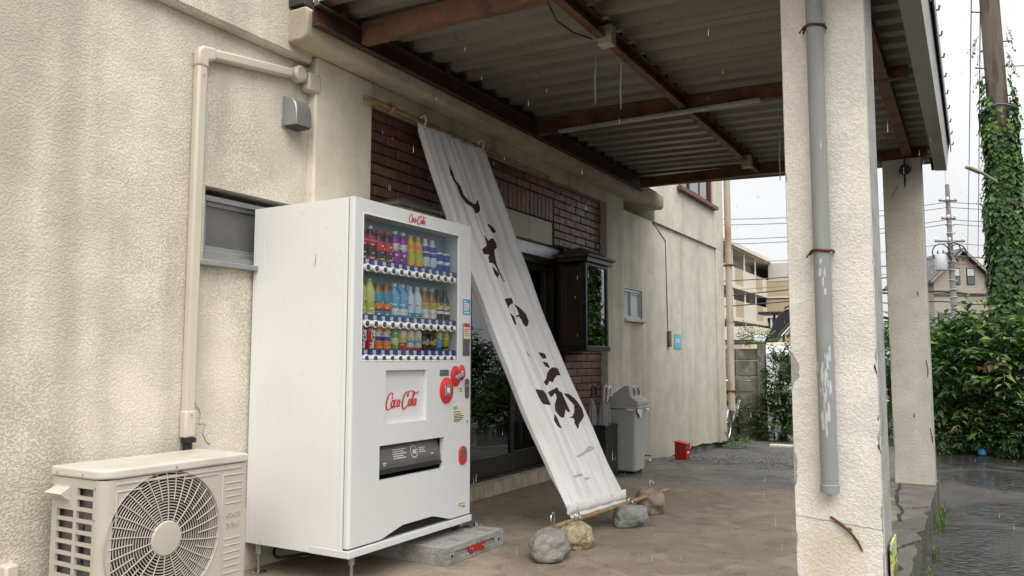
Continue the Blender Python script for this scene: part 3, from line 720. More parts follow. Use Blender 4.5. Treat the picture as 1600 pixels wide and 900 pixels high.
# ------------------------------------------------------------------ air conditioner outdoor unit
T = thing('air_conditioner', 'beige outdoor air conditioner unit with round fan grille beside the vending machine', 'air conditioner', (-3.1, 2.28, 0))
ax, ay0, ay1, ab, az0, az1 = -2.93, 1.93, 2.63, -3.26, .055, .63
fc = Vector((ax, 2.214, .365)); fr_ = .272
# front panel with a round opening: a ring of quads from the circle out to the rectangle
m = MB(); n = 72; cir = []; rec = []
yA, yB = ay0+.045, ay1-.012
for k in range(n):
    a = 2*math.pi*k/n; c, s_ = math.cos(a), math.sin(a); cir.append((ax, fc.y+fr_*c, fc.z+fr_*s_))
    t = min((yB-fc.y)/c if c > 1e-6 else 9, (yA-fc.y)/c if c < -1e-6 else 9, (az1-fc.z)/s_ if s_ > 1e-6 else 9, (az0-fc.z)/s_ if s_ < -1e-6 else 9)
    rec.append((ax, fc.y+t*c, fc.z+t*s_))
cin = [(ax-.05, y+(fc.y-y)*.04, z+(fc.z-z)*.04) for x, y, z in cir]
lipo = [(ax+.006, y, z) for x, y, z in cir]
m.add(rec+cir+lipo+cin, [(k, (k+1) % n, n+(k+1) % n, n+k) for k in range(n)]+[(n+k, n+(k+1) % n, 2*n+(k+1) % n, 2*n+k) for k in range(n)]+[(2*n+k, 2*n+(k+1) % n, 3*n+(k+1) % n, 3*n+k) for k in range(n)])
for (y, z) in ((yA, az1), (yB, az1), (yA, az0), (yB, az0)):
    pass
# corners of the rectangle missed by the ray fan
def corner(y, z):
    near = sorted(range(n), key=lambda k: (rec[k][1]-y)**2+(rec[k][2]-z)**2)[:2]
    m.add([rec[near[0]], (ax, y, z), rec[near[1]]], [(0, 1, 2)])
for y in (yA, yB):
    for z in (az0, az1): corner(y, z)
# rounded left corner and right edge
vs = []; q = 8
for i in range(q+1):
    a = R(90*i/q); vs += [(ax-.045+.045*math.cos(a), yA-.045*math.sin(a), az0), (ax-.045+.045*math.cos(a), yA-.045*math.sin(a), az1)]
m.add(vs, [(2*i, 2*i+1, 2*i+3, 2*i+2) for i in range(q)])
m.box(ab, ax-.001, ay1-.012, ay1, az0, az1)
build(m, 'front_panel', 'ac_beige', T, smooth=35, weld=True)
# right edge strip and service cover
build(boxes((ax-.2, ax-.004, ay1+.0005, ay1+.014, az0, .42)), 'service_cover', 'ac_beige', T, bevel=.006)
# lid
m = MB(); poly = [(ax+.008, ay1+.006), (ax+.008, ay0+.05), (ax-.02, ay0+.006), (ax-.055, ay0-.008), (ab-.01, ay0-.008), (ab-.01, ay1+.006)]
m.prism(poly, 2, az1+.002, az1+.042); build(m, 'lid', 'ac_top', T, bevel=.010, seg=3)
# embossed lines on the front
m = MB()
def emb(y0, y1, z0, z1): m.box(ax-.002, ax+.0035, y0, y1, z0, z1)
emb(1.985, ay1-.03, .607, .617)
emb(1.985, 1.992, .45, .585); emb(1.992, 2.10, .579, .586); emb(2.29, 2.47, .592, .598)
ys, ye = 2.515, 2.605
emb(2.498, 2.504, .04+.05, .585); emb(2.504, 2.61, .580, .587)
for z in (.545, .515, .485, .455): emb(ys, ye, z, z+.005)
for z in (.30, .27, .24, .21, .18, .15): emb(ys, ye, z, z+.005)
build(m, 'embossed_ribs', 'ac_beige', T, bevel=.0022)
m = MB(); put_text(m, 'HITACHI', .030, (ax+.002, 2.56, .405), ex=.002, squeeze=.72); build(m, 'raised_lettering', 'ac_beige', T)
m = MB(); put_text(m, '白くまくん', .030, (ax+.002, 2.56, .362), ex=.002, squeeze=.52); build(m, 'raised_lettering', 'ac_beige', T)
# side with its grille of openings
m = MB(); holes = []
for k in range(12):
    z1 = .595-k*.0445; 
    holes.append((ax-.165, ax-.06, z1-.031, z1))
    if k > 1: holes.append((ax-.295, ax-.185, z1-.031, z1))
xs = sorted({ab, ax-.044, *[h[0] for h in holes], *[h[1] for h in holes]}); zs_ = sorted({az0, az1, *[h[2] for h in holes], *[h[3] for h in holes]})
for a, b in zip(xs, xs[1:]):
    for c, d in zip(zs_, zs_[1:]):
        if not any(h[0] <= a+1e-6 and b <= h[1]+1e-6 and h[2] <= c+1e-6 and d <= h[3]+1e-6 for h in holes): m.box(a, b, ay0, ay0+.012, c, d)
build(m, 'side_grille', 'ac_beige', T)
m = MB(); m.box(ab, ab+.012, ay0+.012, ay1-.013, az0, az1); build(m, 'back_coil', 'ac_fin', T)
m = boxes((ab+.012, ax-.07, ay0+.035, ay0+.045, az0, az1)); build(m, 'side_coil', 'ac_fin', T)
m = boxes((ab+.012, ax-.05, ay0+.02, ay1-.013, az0-.002, az0+.02)); build(m, 'bottom_plate', 'ac_beige', T)
m = MB(); m.prism([(ab+.02, .535), (ab+.02, .60), (ab+.035, .60), (ab+.115, .60), (ab+.115, .575)], 1, ay0-.002, ay0); m.add([(ab+.02, ay0, .595), (ab+.12, ay0, .595), (ab+.125, ay0-.045, .572), (ab+.015, ay0-.045, .572), (ab+.02, ay0, .54), (ab+.12, ay0, .54)], [(0, 1, 2, 3), (0, 3, 4), (1, 5, 2), (3, 2, 5, 4)])
build(m, 'sensor_hood', 'ac_top', T)
for y in (2.05, 2.5): build(boxes((ab-.03, ax+.02, y, y+.06, .0, az0-.002)), 'foot', 'ac_beige', T, bevel=.004)
m = MB()
for (x, y, z) in ((ax-.12, ay0-.0085, az1+.018), (ax-.29, ay0-.0085, az1+.018), (ax-.05, ay0-.001, .60), (ax-.05, ay0-.001, .48)): m.lathe([(.004, -.002), (.004, .001)], (x, y, z), 8, 'y')
m.lathe([(.004, 0), (.004, .002)], (ax+.008, 2.25, az1+.02), 8, 'x')
build(m, 'screw', 'steel_leg', T)
# fan grille: rings and spokes too fine to pick apart one by one
m = MB()
def ring(r, x, t):
    k = 64; pts = [(x, fc.y+r*math.cos(2*math.pi*i/k), fc.z+r*math.sin(2*math.pi*i/k)) for i in range(k+1)]; m.tube(pts, t, 5, False)
rr = [.078+i*.0118 for i in range(17)]
for i, r in enumerate(rr): ring(r, ax+.004-.010*((r/.272)**4), .0023)
for k in range(36):
    a = 2*math.pi*(k+.5)/36; r0 = .062 if k % 2 == 0 else .155
    sw = .10
    pts = []
    for i in range(7):
        r = r0+(fr_-.002-r0)*i/6; aa = a+sw*(r/.272); pts.append((ax+.0085-.012*((r/.272)**4), fc.y+r*math.cos(aa), fc.z+r*math.sin(aa)))
    m.tube(pts, .0026, 5)
o = build(m, 'fan_grille', 'ac_beige', T, smooth=60); o['kind'] = 'stuff'
m = MB(); m.lathe([(.070, -.006), (.072, .004), (.066, .0105), (.03, .0135)], (ax+.003, fc.y, fc.z), 40, 'x'); build(m, 'grille_hub', 'ac_beige', T, smooth=40)
m = MB(); m.lathe([(.262, -.17), (.262, -.16)], (ax, fc.y, fc.z), 40, 'x'); build(m, 'fan_backing', 'ac_inside', T)
m = MB()
for k in range(3):
    a0 = 2*math.pi*k/3+.4; vs = []
    for i in range(9):
        for j in range(5):
            a = a0+1.5*i/8; r = .05+.195*j/4; vs.append((ax-.10+.06*(i/8), fc.y+r*math.cos(a-.25*j/4), fc.z+r*math.sin(a-.25*j/4)))
    m.add(vs, [(i*5+j, i*5+j+1, i*5+j+6, i*5+j+5) for i in range(8) for j in range(4)])
build(m, 'fan_blades', 'ac_inside', T, smooth=60)

# ------------------------------------------------------------------ vending machine
MX, MY, MW = -2.645, 3.012, 1.082
T = thing('vending_machine', 'tall white drinks vending machine with red script lettering under the canopy edge', 'vending machine', (MX-.35, MY+MW/2, 0))
U = lambda u: MY+u
def mbox(u0, u1, z0, z1, d0, d1): return (MX-d0, MX-d1, U(u0), U(u1), z0, z1)   # d measured back from the front face
build(boxes((MX-.70, MX-.034, U(.004), U(MW-.004), .150, 1.908)), 'cabinet', 'machine_white', T) if False else None
# cabinet as a shell so that the display well is hollow
m = MB()
m.box(*mbox(.0, .02, .150, 1.911, .036, .70)); m.box(*mbox(MW-.02, MW, .150, 1.911, .036, .70)); m.box(*mbox(.02, MW-.02, 1.89, 1.911, .036, .70))
m.box(*mbox(.02, MW-.02, .150, .17, .036, .70)); m.box(*mbox(.02, MW-.02, .17, 1.89, .68, .70))
build(m, 'cabinet', 'machine_white', T)
build(boxes(mbox(.005, .019, .155, 1.905, .0302, .0359), mbox(.019, MW-.005, 1.895, 1.905, .0302, .0359)), 'gap_backing', 'black_plastic', T)  # black strips set in the open door gap to give its shade
build(boxes(mbox(-.0015, .0, .155, 1.9, .05, .06), mbox(.004, MW-.004, .1505, 1.908, .029, .0365) if False else mbox(-.001, .0, .155, 1.9, .62, .625)), 'side_seam', 'inner_grey', T)
holes = [(.075, .935, 1.098, 1.836), (.267, .625, .769, 1.045), (.225, .799, .487, .662)]
m = MB()
ys = sorted({.016, MW-.016, *[h[0] for h in holes], *[h[1] for h in holes]}); zz = sorted({.30, 1.913, *[h[2] for h in holes], *[h[3] for h in holes]})
for a, b in zip(ys, ys[1:]):
    run = None
    for c, d in zip(zz, zz[1:]):
        if any(h[0] <= a and b <= h[1] and h[2] <= c and d <= h[3] for h in holes):
            if run: m.box(*mbox(a, b, *run, 0, .03))
            run = None
        else: run = (run[0], d) if run else (c, d)
    if run: m.box(*mbox(a, b, *run, 0, .03))
m.prism([(U(.016), .30), (U(MW-.016), .30), (U(MW-.016), .193), (U(.862), .193), (U(.852), .196), (U(.712), .232), (U(.690), .236), (U(.425), .236), (U(.405), .231), (U(.258), .196), (U(.245), .193), (U(.016), .193)], 0, MX-.03, MX)
for (u, s_) in ((.016, -1), (MW-.016, 1)):      # rounded long edges
    vs = []
    for i in range(9):
        a = R(90*i/8); vs += [(MX-.016+.016*math.cos(a), U(u)+s_*.016*math.sin(a), .193), (MX-.016+.016*math.cos(a), U(u)+s_*.016*math.sin(a), 1.913)]
    vs += [(MX-.03, U(u)+s_*.016, .193), (MX-.03, U(u)+s_*.016, 1.913)]
    m.add(vs, [(2*i, 2*i+1, 2*i+3, 2*i+2) for i in range(9)]+[tuple(range(1, 20, 2)), tuple(range(0, 20, 2))])
build(m, 'door', 'machine_front', T, smooth=35, weld=True)
build(boxes(mbox(-.002, MW+.002, .147, .183, -.006, .25)), 'base_rail', 'machine_front', T, bevel=.003)
m = MB()
for k in range(5): m.box(*mbox(.22, .88, .188+k*.011, .194+k*.011, .02, .035))
build(m, 'intake_louvre', 'black_plastic', T)
build(boxes(mbox(.03, MW-.03, .184, .26, .031, .034)), 'intake_backing', 'black_plastic', T)
# display well
m = MB(); d = .098
m.box(*mbox(.06, .95, 1.08, 1.85, d, d+.01)); build(m, 'well_back', 'inner_teal', T)
m = MB(); m.box(*mbox(.055, .0745, 1.08, 1.85, .031, d)); m.box(*mbox(.9355, .955, 1.08, 1.85, .031, d)); m.box(*mbox(.0745, .9355, 1.8365, 1.85, .031, d)); m.box(*mbox(.0745, .9355, 1.08, 1.0975, .031, d))
build(m, 'well_lining', 'inner_grey', T)
build(MB().add([(MX-.008, U(.076), 1.099), (MX-.008, U(.934), 1.099), (MX-.008, U(.934), 1.835), (MX-.008, U(.076), 1.835)], [(0, 1, 2, 3)]), 'window_pane', 'clear_glass', T)
m = MB(); frame_x(m, MX-.012, MX+.0015, U(.068), U(.942), 1.0905, 1.843, .0075); build(m, 'window_gasket', 'inner_grey', T, bevel=.002)
# shelves with price strips and rows of push buttons
SH = [1.592, 1.307, 1.131]
ub = lambda i: .118+i*.0685
tagm = boxes((0, .001, -.0125, .0125, -.0095, .0095)).mesh('price_tag', 'white_plastic')
bt = MB(); bt.lathe([(.0135, 0), (.0135, .003), (.0105, .006)], (0, 0, 0), 14, 'x'); btm = bt.mesh('button', 'button_black', 40)
rim = MB(); rim.lathe([(.0215, -.004), (.021, .002), (.016, .0035)], (0, 0, 0), 14, 'x'); rimm = rim.mesh('button_rim', 'white_plastic', 40)
for z in SH:
    s_ = build(boxes(mbox(.078, .93, z-.006, z+.024, .013, .017)), 'price_strip', 'blue_strip', T)
    build(boxes(mbox(.078, .932, z-.012, z-.006, .013, d)), 'shelf', 'inner_grey', T)
    b = MB(); b.tube([(MX-.022, U(.082), z-.024), (MX-.022, U(.086), z-.024), (MX-.022, U(.915), z-.024), (MX-.022, U(.919), z-.024)], [.012, .0185, .0185, .012], 14)
    bs = build(b, 'button_strip', 'white_plastic', T, smooth=50)
    for i in range(12):
        o = link('price_tag', tagm, s_); o.location = Vector((MX-.0126, U(ub(i)), z+.009))-T.location
        o = link('button', btm, bs); o.location = Vector((MX-.0045, U(ub(i)), z-.024))-T.location
        o = link('button_rim', rimm, bs); o.location = Vector((MX-.008, U(ub(i)), z-.024))-T.location
# sunk panel with the maker's script
build(boxes(mbox(.268, .624, .7695, 1.0445, .0245, .03)), 'sunk_panel', 'machine_front', T)
m = MB(); m.box(*mbox(.262, .2665, .769, 1.045, .004, .031)); m.box(*mbox(.6255, .63, .769, 1.045, .004, .031)); build(m, 'panel_edge', 'machine_front', T)
m = MB(); put_script(m, (MX-.0235, U(.445), .882), .292, pen=.036, squeeze=1.0); build(m, 'script_logo', 'logo_red', T)
m = MB(); put_script(m, (MX+.0012, U(.525), 1.872), .160, pen=.038, squeeze=1.0); build(m, 'script_logo', 'logo_red', T)
# delivery slot with tilted flap
m = MB(); m.box(*mbox(.22, .804, .48, .668, .20, .21)); m.box(*mbox(.215, .2245, .48, .668, .031, .2)); m.box(*mbox(.7995, .81, .48, .668, .031, .2)); m.box(*mbox(.2245, .7995, .47, .4865, .031, .2)); m.box(*mbox(.2245, .7995, .6625, .672, .031, .2)); build(m, 'slot_lining', 'black_plastic', T)
m = MB(); vs = []
for i in range(9):
    t = i/8; zz_ = .655-.12*t; dd = .050-.030*math.sin(t*1.5); vs += [(MX-dd, U(.229), zz_), (MX-dd, U(.795), zz_)]
m.add(vs, [(2*i, 2*i+1, 2*i+3, 2*i+2) for i in range(8)]); fl = build(m, 'flap', 'flap_grey', T, smooth=60)
build(boxes(mbox(.229, .795, .512, .533, .012, .03)), 'flap_lip', 'black_plastic', T, bevel=.004)
m = MB(); nrm = (.97, 0, -.1)
for k in range(6): m.box(*mbox(.37+.004*(k % 2), .50-.02*(k % 3), .630-k*.011, .634-k*.011, .0165+.003*0, .0175)) if False else None
for k, (a, b, z) in enumerate(((.37, .49, .622), (.37, .47, .611), (.37, .49, .600), (.37, .46, .589), (.37, .48, .578), (.60, .66, .614), (.60, .65, .603), (.60, .66, .592), (.28, .31, .562), (.285, .30, .552), (.70, .73, .575))):
    t = (.655-z)/.12; dd = .050-.030*math.sin(t*1.5)-.0015
    m.face([(MX-dd, U(a), z), (MX-dd, U(b), z), (MX-dd-.001, U(b), z+.006), (MX-dd-.001, U(a), z+.006)])
for k in range(24):
    a0, a1 = 2*math.pi*k/24, 2*math.pi*(k+1)/24
    P = lambda a, r: (MX-(.050-.030*math.sin((.655-(.602+r*math.sin(a)))/.12*1.5)-.0015), U(.555+r*math.cos(a)*.95), .602+r*math.sin(a))
    m.face([P(a0, .034), P(a1, .034), P(a1, .028), P(a0, .028)])
m.face([(MX-.0255, U(.54), .590), (MX-.0255, U(.572), .590), (MX-.030, U(.572), .613), (MX-.030, U(.54), .613)])
build(m, 'flap_print', 'ink_pale', fl)['kind'] = 'stuff'
# coin and control details
def oval(mb, u, z, ru, rz, d0, d1, n=28, tilt=0):
    vs = []
    for dd, k in ((d0, 1), (d0*.4+d1*.6, 1), (d1, .86)):
        for i in range(n):
            a = 2*math.pi*i/n; x, y = ru*k*math.cos(a), rz*k*math.sin(a)
            vs.append((MX-dd, U(u)+x*math.cos(tilt)-y*math.sin(tilt), z+x*math.sin(tilt)+y*math.cos(tilt)))
    mb.add(vs, [(j*n+i, j*n+(i+1) % n, (j+1)*n+(i+1) % n, (j+1)*n+i) for j in range(2) for i in range(n)]+[tuple(range(2*n, 3*n))])
m = MB(); oval(m, .813, .925, .064, .074, 0, -.014); cu = build(m, 'coin_surround', 'red_plastic', T, smooth=50)
build(boxes(mbox(.783, .843, .895, .955, -.0142, -.017)), 'coin_plate', 'steel_leg', cu, bevel=.002)
build(boxes(mbox(.80, .826, .912, .94, -.0172, -.0185)), 'coin_mark', 'logo_white', cu)
m = MB(); m.lathe([(.030, 0), (.033, .01), (.028, .02)], (MX-.02, U(.813), .968), 16, 'x')
m = MB(); oval(m, .905, 1.005, .048, .060, 0, -.013, tilt=.15); oval(m, .968, 1.025, .032, .045, 0, -.0128); cs = build(m, 'coin_inlet', 'red_plastic', T, smooth=50)
m = MB(); oval(m, .903, 1.012, .030, .034, -.0132, -.0145); build(m, 'inlet_hollow', 'logo_red', cs)
m = MB(); m.bar((MX+.020, U(.885), .994), (MX+.027, U(.95), 1.018), .016, .022); build(m, 'return_lever', 'aluminium', cs, bevel=.003)
m = MB(); m.lathe([(.012, 0), (.010, .006)], (MX+.0130, U(.968), 1.027), 12, 'x'); build(m, 'key_hole', 'steel_leg', cs, smooth=40)
build(boxes(mbox(.748, .838, 1.008, 1.043, 0, -.003)), 'display', 'screen_blue', T, bevel=.002)
m = MB()
for k in range(3): m.box(*mbox(.764+k*.02, .778+k*.02, 1.018, 1.034, -.0032, -.0038))
build(m, 'display_digits', 'frosted', T)
m = MB(); pr = [(U(1.028)+.026*math.cos(a)*.75, .929+(.035 if math.sin(a) > 0 else -.035)+.024*math.sin(a)) for a in [2*math.pi*i/24 for i in range(24)]]
m.prism(pr, 0, MX, MX+.008); lk = build(m, 'lock_plate', 'flap_grey', T)
m = MB(); m.lathe([(.011, 0), (.009, .008)], (MX+.008, U(1.028), .945), 14, 'x'); build(m, 'key_hole', 'chrome', lk, smooth=40)
build(boxes(mbox(.983, 1.064, 1.37, 1.463, 0, -.0015)), 'blue_sticker', 'cyan_sticker', T)
m = MB(); X1 = MX+.0021
for a, b, z in ((.99, 1.02, 1.45), (.99, 1.05, 1.436), (.99, 1.055, 1.424), (.99, 1.05, 1.412), (.99, 1.045, 1.400)): m.face([(X1, U(a), z-.004), (X1, U(b), z-.004), (X1, U(b), z+.003), (X1, U(a), z+.003)])
for k in range(4): m.face([(X1, U(.992+k*.016), 1.377), (X1, U(1.004+k*.016), 1.377), (X1, U(1.004+k*.016), 1.388), (X1, U(.992+k*.016), 1.388)])
build(m, 'sticker_print', 'logo_white', T)
c = build(boxes(mbox(.982, 1.055, 1.125, 1.318, 0, -.006)), 'card_reader', 'flap_grey', T, bevel=.003)
build(boxes(mbox(.986, 1.051, 1.225, 1.314, -.0062, -.0072)), 'reader_label', 'sticker_cream', c)
m = MB(); m.box(*mbox(.987, 1.05, 1.295, 1.3135, -.0073, -.0078)); [m.box(*mbox(.992, 1.045-.01*(k % 2), 1.28-k*.012, 1.284-k*.012, -.0073, -.0078)) for k in range(4)]; build(m, 'reader_print', 'logo_red', c)
st = build(boxes(mbox(.885, 1.005, .735, .835, 0, -.001)), 'notice_sticker', 'sticker_cream', T)
m = MB()
for k, (a, b, z) in enumerate(((.89, .925, .825), (.89, .93, .815), (.89, .96, .797), (.90, .97, .783), (.895, .995, .772), (.895, .99, .762), (.895, .985, .752), (.895, .96, .743))): m.box(*mbox(a, b, z-.003, z+.002, -.0011, -.0014))
m.box(*mbox(.972, 1.0, .80, .828, -.0011, -.0014)) if False else None
build(m, 'sticker_print', 'ink', st)
build(boxes(mbox(.94, .985, .905, .94, 0, -.001)), 'notice_sticker', 'sticker_cream', T); 
m = MB(); [m.box(*mbox(.955, .98-.005*(k % 2), .93-k*.009, .934-k*.009, -.0011, -.0014)) for k in range(3)]; build(m, 'sticker_print', 'ink', T)
st = build(boxes(mbox(.945, 1.02, .235, .268, 0, -.001)), 'notice_sticker', 'sticker_cream', T)
m = MB(); m.box(*mbox(.95, 1.015, .26, .264, -.0011, -.0014)); m.box(*mbox(.95, .98, .25, .254, -.0011, -.0014)); m.box(*mbox(.985, 1.015, .239, .247, -.0011, -.0014)); build(m, 'sticker_print', 'ink', st)
m = MB(); oval(m, 1.035, .735, .006, .012, 0, -.004, 12); build(m, 'small_lock', 'steel_leg', T)
m = MB(); pr = [(U(.986)+.040*math.cos(a), .541+(.018 if math.sin(a) > 0 else -.018)+.036*math.sin(a)) for a in [2*math.pi*i/28 for i in range(28)]]
m.prism(pr, 0, MX-.001, MX+.010); cup = build(m, 'coin_return', 'red_plastic', T, bevel=.003)
m = MB(); pr2 = [(U(.986)+.027*math.cos(a), .558+.027*math.sin(a)) for a in [math.pi*i/14 for i in range(15)]]+[(U(.959), .528), (U(1.013), .528)]
m.prism(pr2, 0, MX+.0101, MX+.011); build(m, 'return_hollow', 'flap_grey', cup)
# a scratch and scuffs on the side
m = MB(); Y0 = MY-.0012
for pts in ([(-2.898, 1.64), (-2.893, 1.615), (-2.897, 1.59), (-2.904, 1.57)], [(-2.83, 1.77), (-2.826, 1.755)], [(-2.80, 1.56), (-2.798, 1.552)], [(-2.92, 1.28), (-2.918, 1.27)]):
    vs = []
    for i, (x, z) in enumerate(pts): wd = .0028*(1-abs(2*i/(len(pts)-1)-1)*.7); vs += [(x-wd, Y0, z), (x+wd, Y0, z)]
    m.add(vs, [(2*i, 2*i+1, 2*i+3, 2*i+2) for i in range(len(pts)-1)])
build(m, 'scratch', 'plinth', T)
# legs
def leg(x, y, zf):
    m = MB(); m.lathe([(.016, .105), (.016, .147)], (x, y, 0), 14); m.lathe([(.0085, zf+.01), (.0085, .106)], (x, y, 0), 10); m.lathe([(.017, .098), (.017, .108)], (x, y, 0), 6)
    l = build(m, 'leg', 'steel_leg', T, smooth=40)
    m = MB(); m.lathe([(.042, zf), (.042, zf+.007), (.03, zf+.014), (.012, zf+.02)], (x, y, 0), 20); build(m, 'foot_plate', 'chrome', l, smooth=40)
leg(MX-.05, MY+.085, .0); leg(MX-.055, MY+MW-.03, .098); leg(MX-.62, MY+.02, .0); leg(MX-.62, MY+MW-.06, .0)
m = MB(); m.box(MX-.075, MX-.005, MY+MW-.06, MY+MW+.14, .0965, .1035); build(m, 'anchor_plate', 'chrome', T, bevel=.002)
m = MB(); m.lathe([(.016, .1036), (.016, .114)], (MX-.03, MY+MW+.10, 0), 6); m.lathe([(.007, .114), (.007, .13)], (MX-.03, MY+MW+.10, 0), 10); build(m, 'anchor_bolt', 'chrome', T)
m = MB(); pts = [(-3.23+.10*math.cos(a)+.03*math.sin(2*a), 3.20+.075*math.sin(a), .075+.012*math.sin(a*1)) for a in [2*math.pi*i/28 for i in range(29)]]
m.tube(pts+[(-3.2, 3.4, .03), (-3.3, 3.6, .02)], .008, 7); single(m, 'power_cable', 'cable', 'black coiled cable lying under the vending machine', 'cable', (-3.23, 3.2, 0), smooth=60)

# concrete support blocks tied by a red link
def cblock(y0, y1, label):
    o = thing('support_block', label, 'concrete block', (-2.8, (y0+y1)/2, 0), group='concrete blocks under the vending machine')
    x0, x1, z1 = -3.12, -2.49, .0958
    ym = (y0+y1)/2
    m = MB(); pr = [(y0, .0), (y1, .0), (y1, z1), (ym+.0045, z1), (ym+.003, z1-.006), (ym-.003, z1-.006), (ym-.0045, z1), (y0, z1)]
    m.prism(pr, 0, x0, x1-.0125)
    for a, b, c, d_ in ((y0, y1, 0, .03), (y0, y1, .062, z1)): m.box(x1-.012, x1, a, b, c, d_)
    sl0, sl1 = (y0+.10, y1) if y0 < 3.8 else (y0, y1-.10)
    m.box(x1-.012, x1, y0, sl0, .03, .062) if sl0 > y0 else None; m.box(x1-.012, x1, sl1, y1, .03, .062) if sl1 < y1 else None
    build(m, 'block', 'block_concrete', o, bevel=.005)
    m = MB(); yy = y0+.055 if y0 < 3.8 else y1-.055
    m.lathe([(.008, 0), (.008, .002)], (x1, yy, .045), 10, 'x'); build(m, 'bolt_hole', 'black_plastic', o)
cblock(3.615, 3.912, 'grey concrete block with a slotted end under the right foot of the vending machine'); cblock(3.918, 4.215, 'grey concrete block sticking out past the right edge of the vending machine')
T2 = thing('link_plate', 'red steel link bolted across the two concrete blocks', 'link plate', (-2.48, 3.915, .04))
m = MB(); pr = []
for i in range(25):
    a = R(90+180*i/24); pr.append((3.858+.024*math.cos(a), .046+.024*math.sin(a)))
pr.append((3.915, .046-.013))
for i in range(25):
    a = R(-90+180*i/24); pr.append((3.972+.024*math.cos(a), .046+.024*math.sin(a)))
pr.append((3.915, .046+.013))
m.prism(pr, 0, -2.4895, -2.482); build(m, 'plate', 'red_paint', T2, bevel=.002)
for y in (3.858, 3.972):
    m = MB(); m.lathe([(.009, 0), (.009, .006), (.004, .009)], (-2.482, y, .046), 10, 'x'); build(m, 'bolt', 'chrome', T2, smooth=40)

# ------------------------------------------------------------------ the dummy drinks behind the window
for nm, c in dict(d_black=(.03, .015, .012), d_red=(.50, .02, .03), d_white=(.72, .73, .74), d_purple=(.24, .03, .30), d_yellow=(.72, .50, .03), d_orange=(.75, .24, .02), d_blue=(.02, .06, .36), d_teal=(.02, .30, .42), d_green=(.44, .55, .05), d_lime=(.58, .64, .22), d_brown=(.32, .14, .05), d_cream=(.66, .58, .40), d_gold=(.46, .36, .07), d_leaf=(.10, .32, .06), d_sky=(.12, .38, .66), d_pale=(.55, .66, .72), d_grey=(.4, .4, .4)).items(): mk(nm, c, .3, .5)
DR = {}
def drink(kind, h, r, body, bands, cap=None, word=None, script=False):
    """shared meshes of one kind of dummy: body, coloured bands of its sleeve, cap"""
    prts = []
    m = MB()
    if kind == 'can': m.lathe([(r*.86, 0), (r, .008), (r, h-.012), (r*.84, h)], n=18)
    elif kind == 'slim': m.lathe([(r*.9, 0), (r, .008), (r, h*.58), (r*.72, h*.72), (r*.40, h*.83), (r*.40, h*.9)], n=18)
    else: m.lathe([(r*.9, 0), (r, .008), (r*.96, h*.3), (r, h*.62), (r*.9, h*.74), (r*.5, h*.88), (r*.40, h*.92)], n=18)
    prts.append(('body', m.mesh('body', body, 40)))
    for (z0, z1, mt) in bands:
        m = MB(); rr2 = r*1.015
        def rad(z):
            if kind == 'can': return r*1.012
            t = z/h
            if kind == 'slim': pts = [(0, r), (.58, r), (.72, r*.72), (.83, r*.4), (.95, r*.4)]
            else: pts = [(0, r), (.62, r), (.74, r*.9), (.88, r*.5), (.95, r*.4)]
            for (a, ra), (b, rb) in zip(pts, pts[1:]):
                if a <= t <= b: return (ra+(rb-ra)*(t-a)/(b-a))*1.02
            return r*.4
        zs2 = [z0+(z1-z0)*i/4 for i in range(5)]; m.lathe([(rad(z*h), z*h) for z in zs2], n=18); prts.append(('label', m.mesh('label', mt, 40)))
    m = MB(); q_ = random.Random(int(h*1e4)+len(bands)*7+int(r*1e5)); zb_ = h*.06
    for k in range(7):
        z0 = h*q_.uniform(.06, .6 if kind != 'can' else .85); hh = h*q_.uniform(.012, .045); a0 = R(q_.uniform(-70, 30)); da = R(q_.uniform(14, 45)); rr2 = r*1.03
        vs = []
        for i in range(4): a = a0+da*i/3; vs += [(rr2*math.cos(a), rr2*math.sin(a), z0), (rr2*math.cos(a), rr2*math.sin(a), z0+hh)]
        m.cur = q_.choice((0, 0, 1)); m.add(vs, [(2*i, 2*i+2, 2*i+3, 2*i+1) for i in range(3)])
    m.cur = 0; prts.append(('print', m.mesh('print', ['logo_white', 'ink'], None)))
    if cap:
        m = MB(); t = h*(.9 if kind == 'slim' else .915); m.lathe([(r*.46, t), (r*.46, h-.002), (r*.40, h)], n=14); prts.append(('cap', m.mesh('cap', cap, 40)))
    if word:
        m = MB(); put_text(m, word[0], word[1], (r*1.05+.0005, 0, word[2]), squeeze=.7); prts.append(('lettering', m.mesh('lettering', word[3])))
    if script:
        m = MB(); put_script(m, (r*1.05, 0, h*.52), h*.8, right=(0, .12, 1), up=(0, -.8, .1), pen=.07); prts.append(('lettering', m.mesh('lettering', 'logo_white')))
    return prts
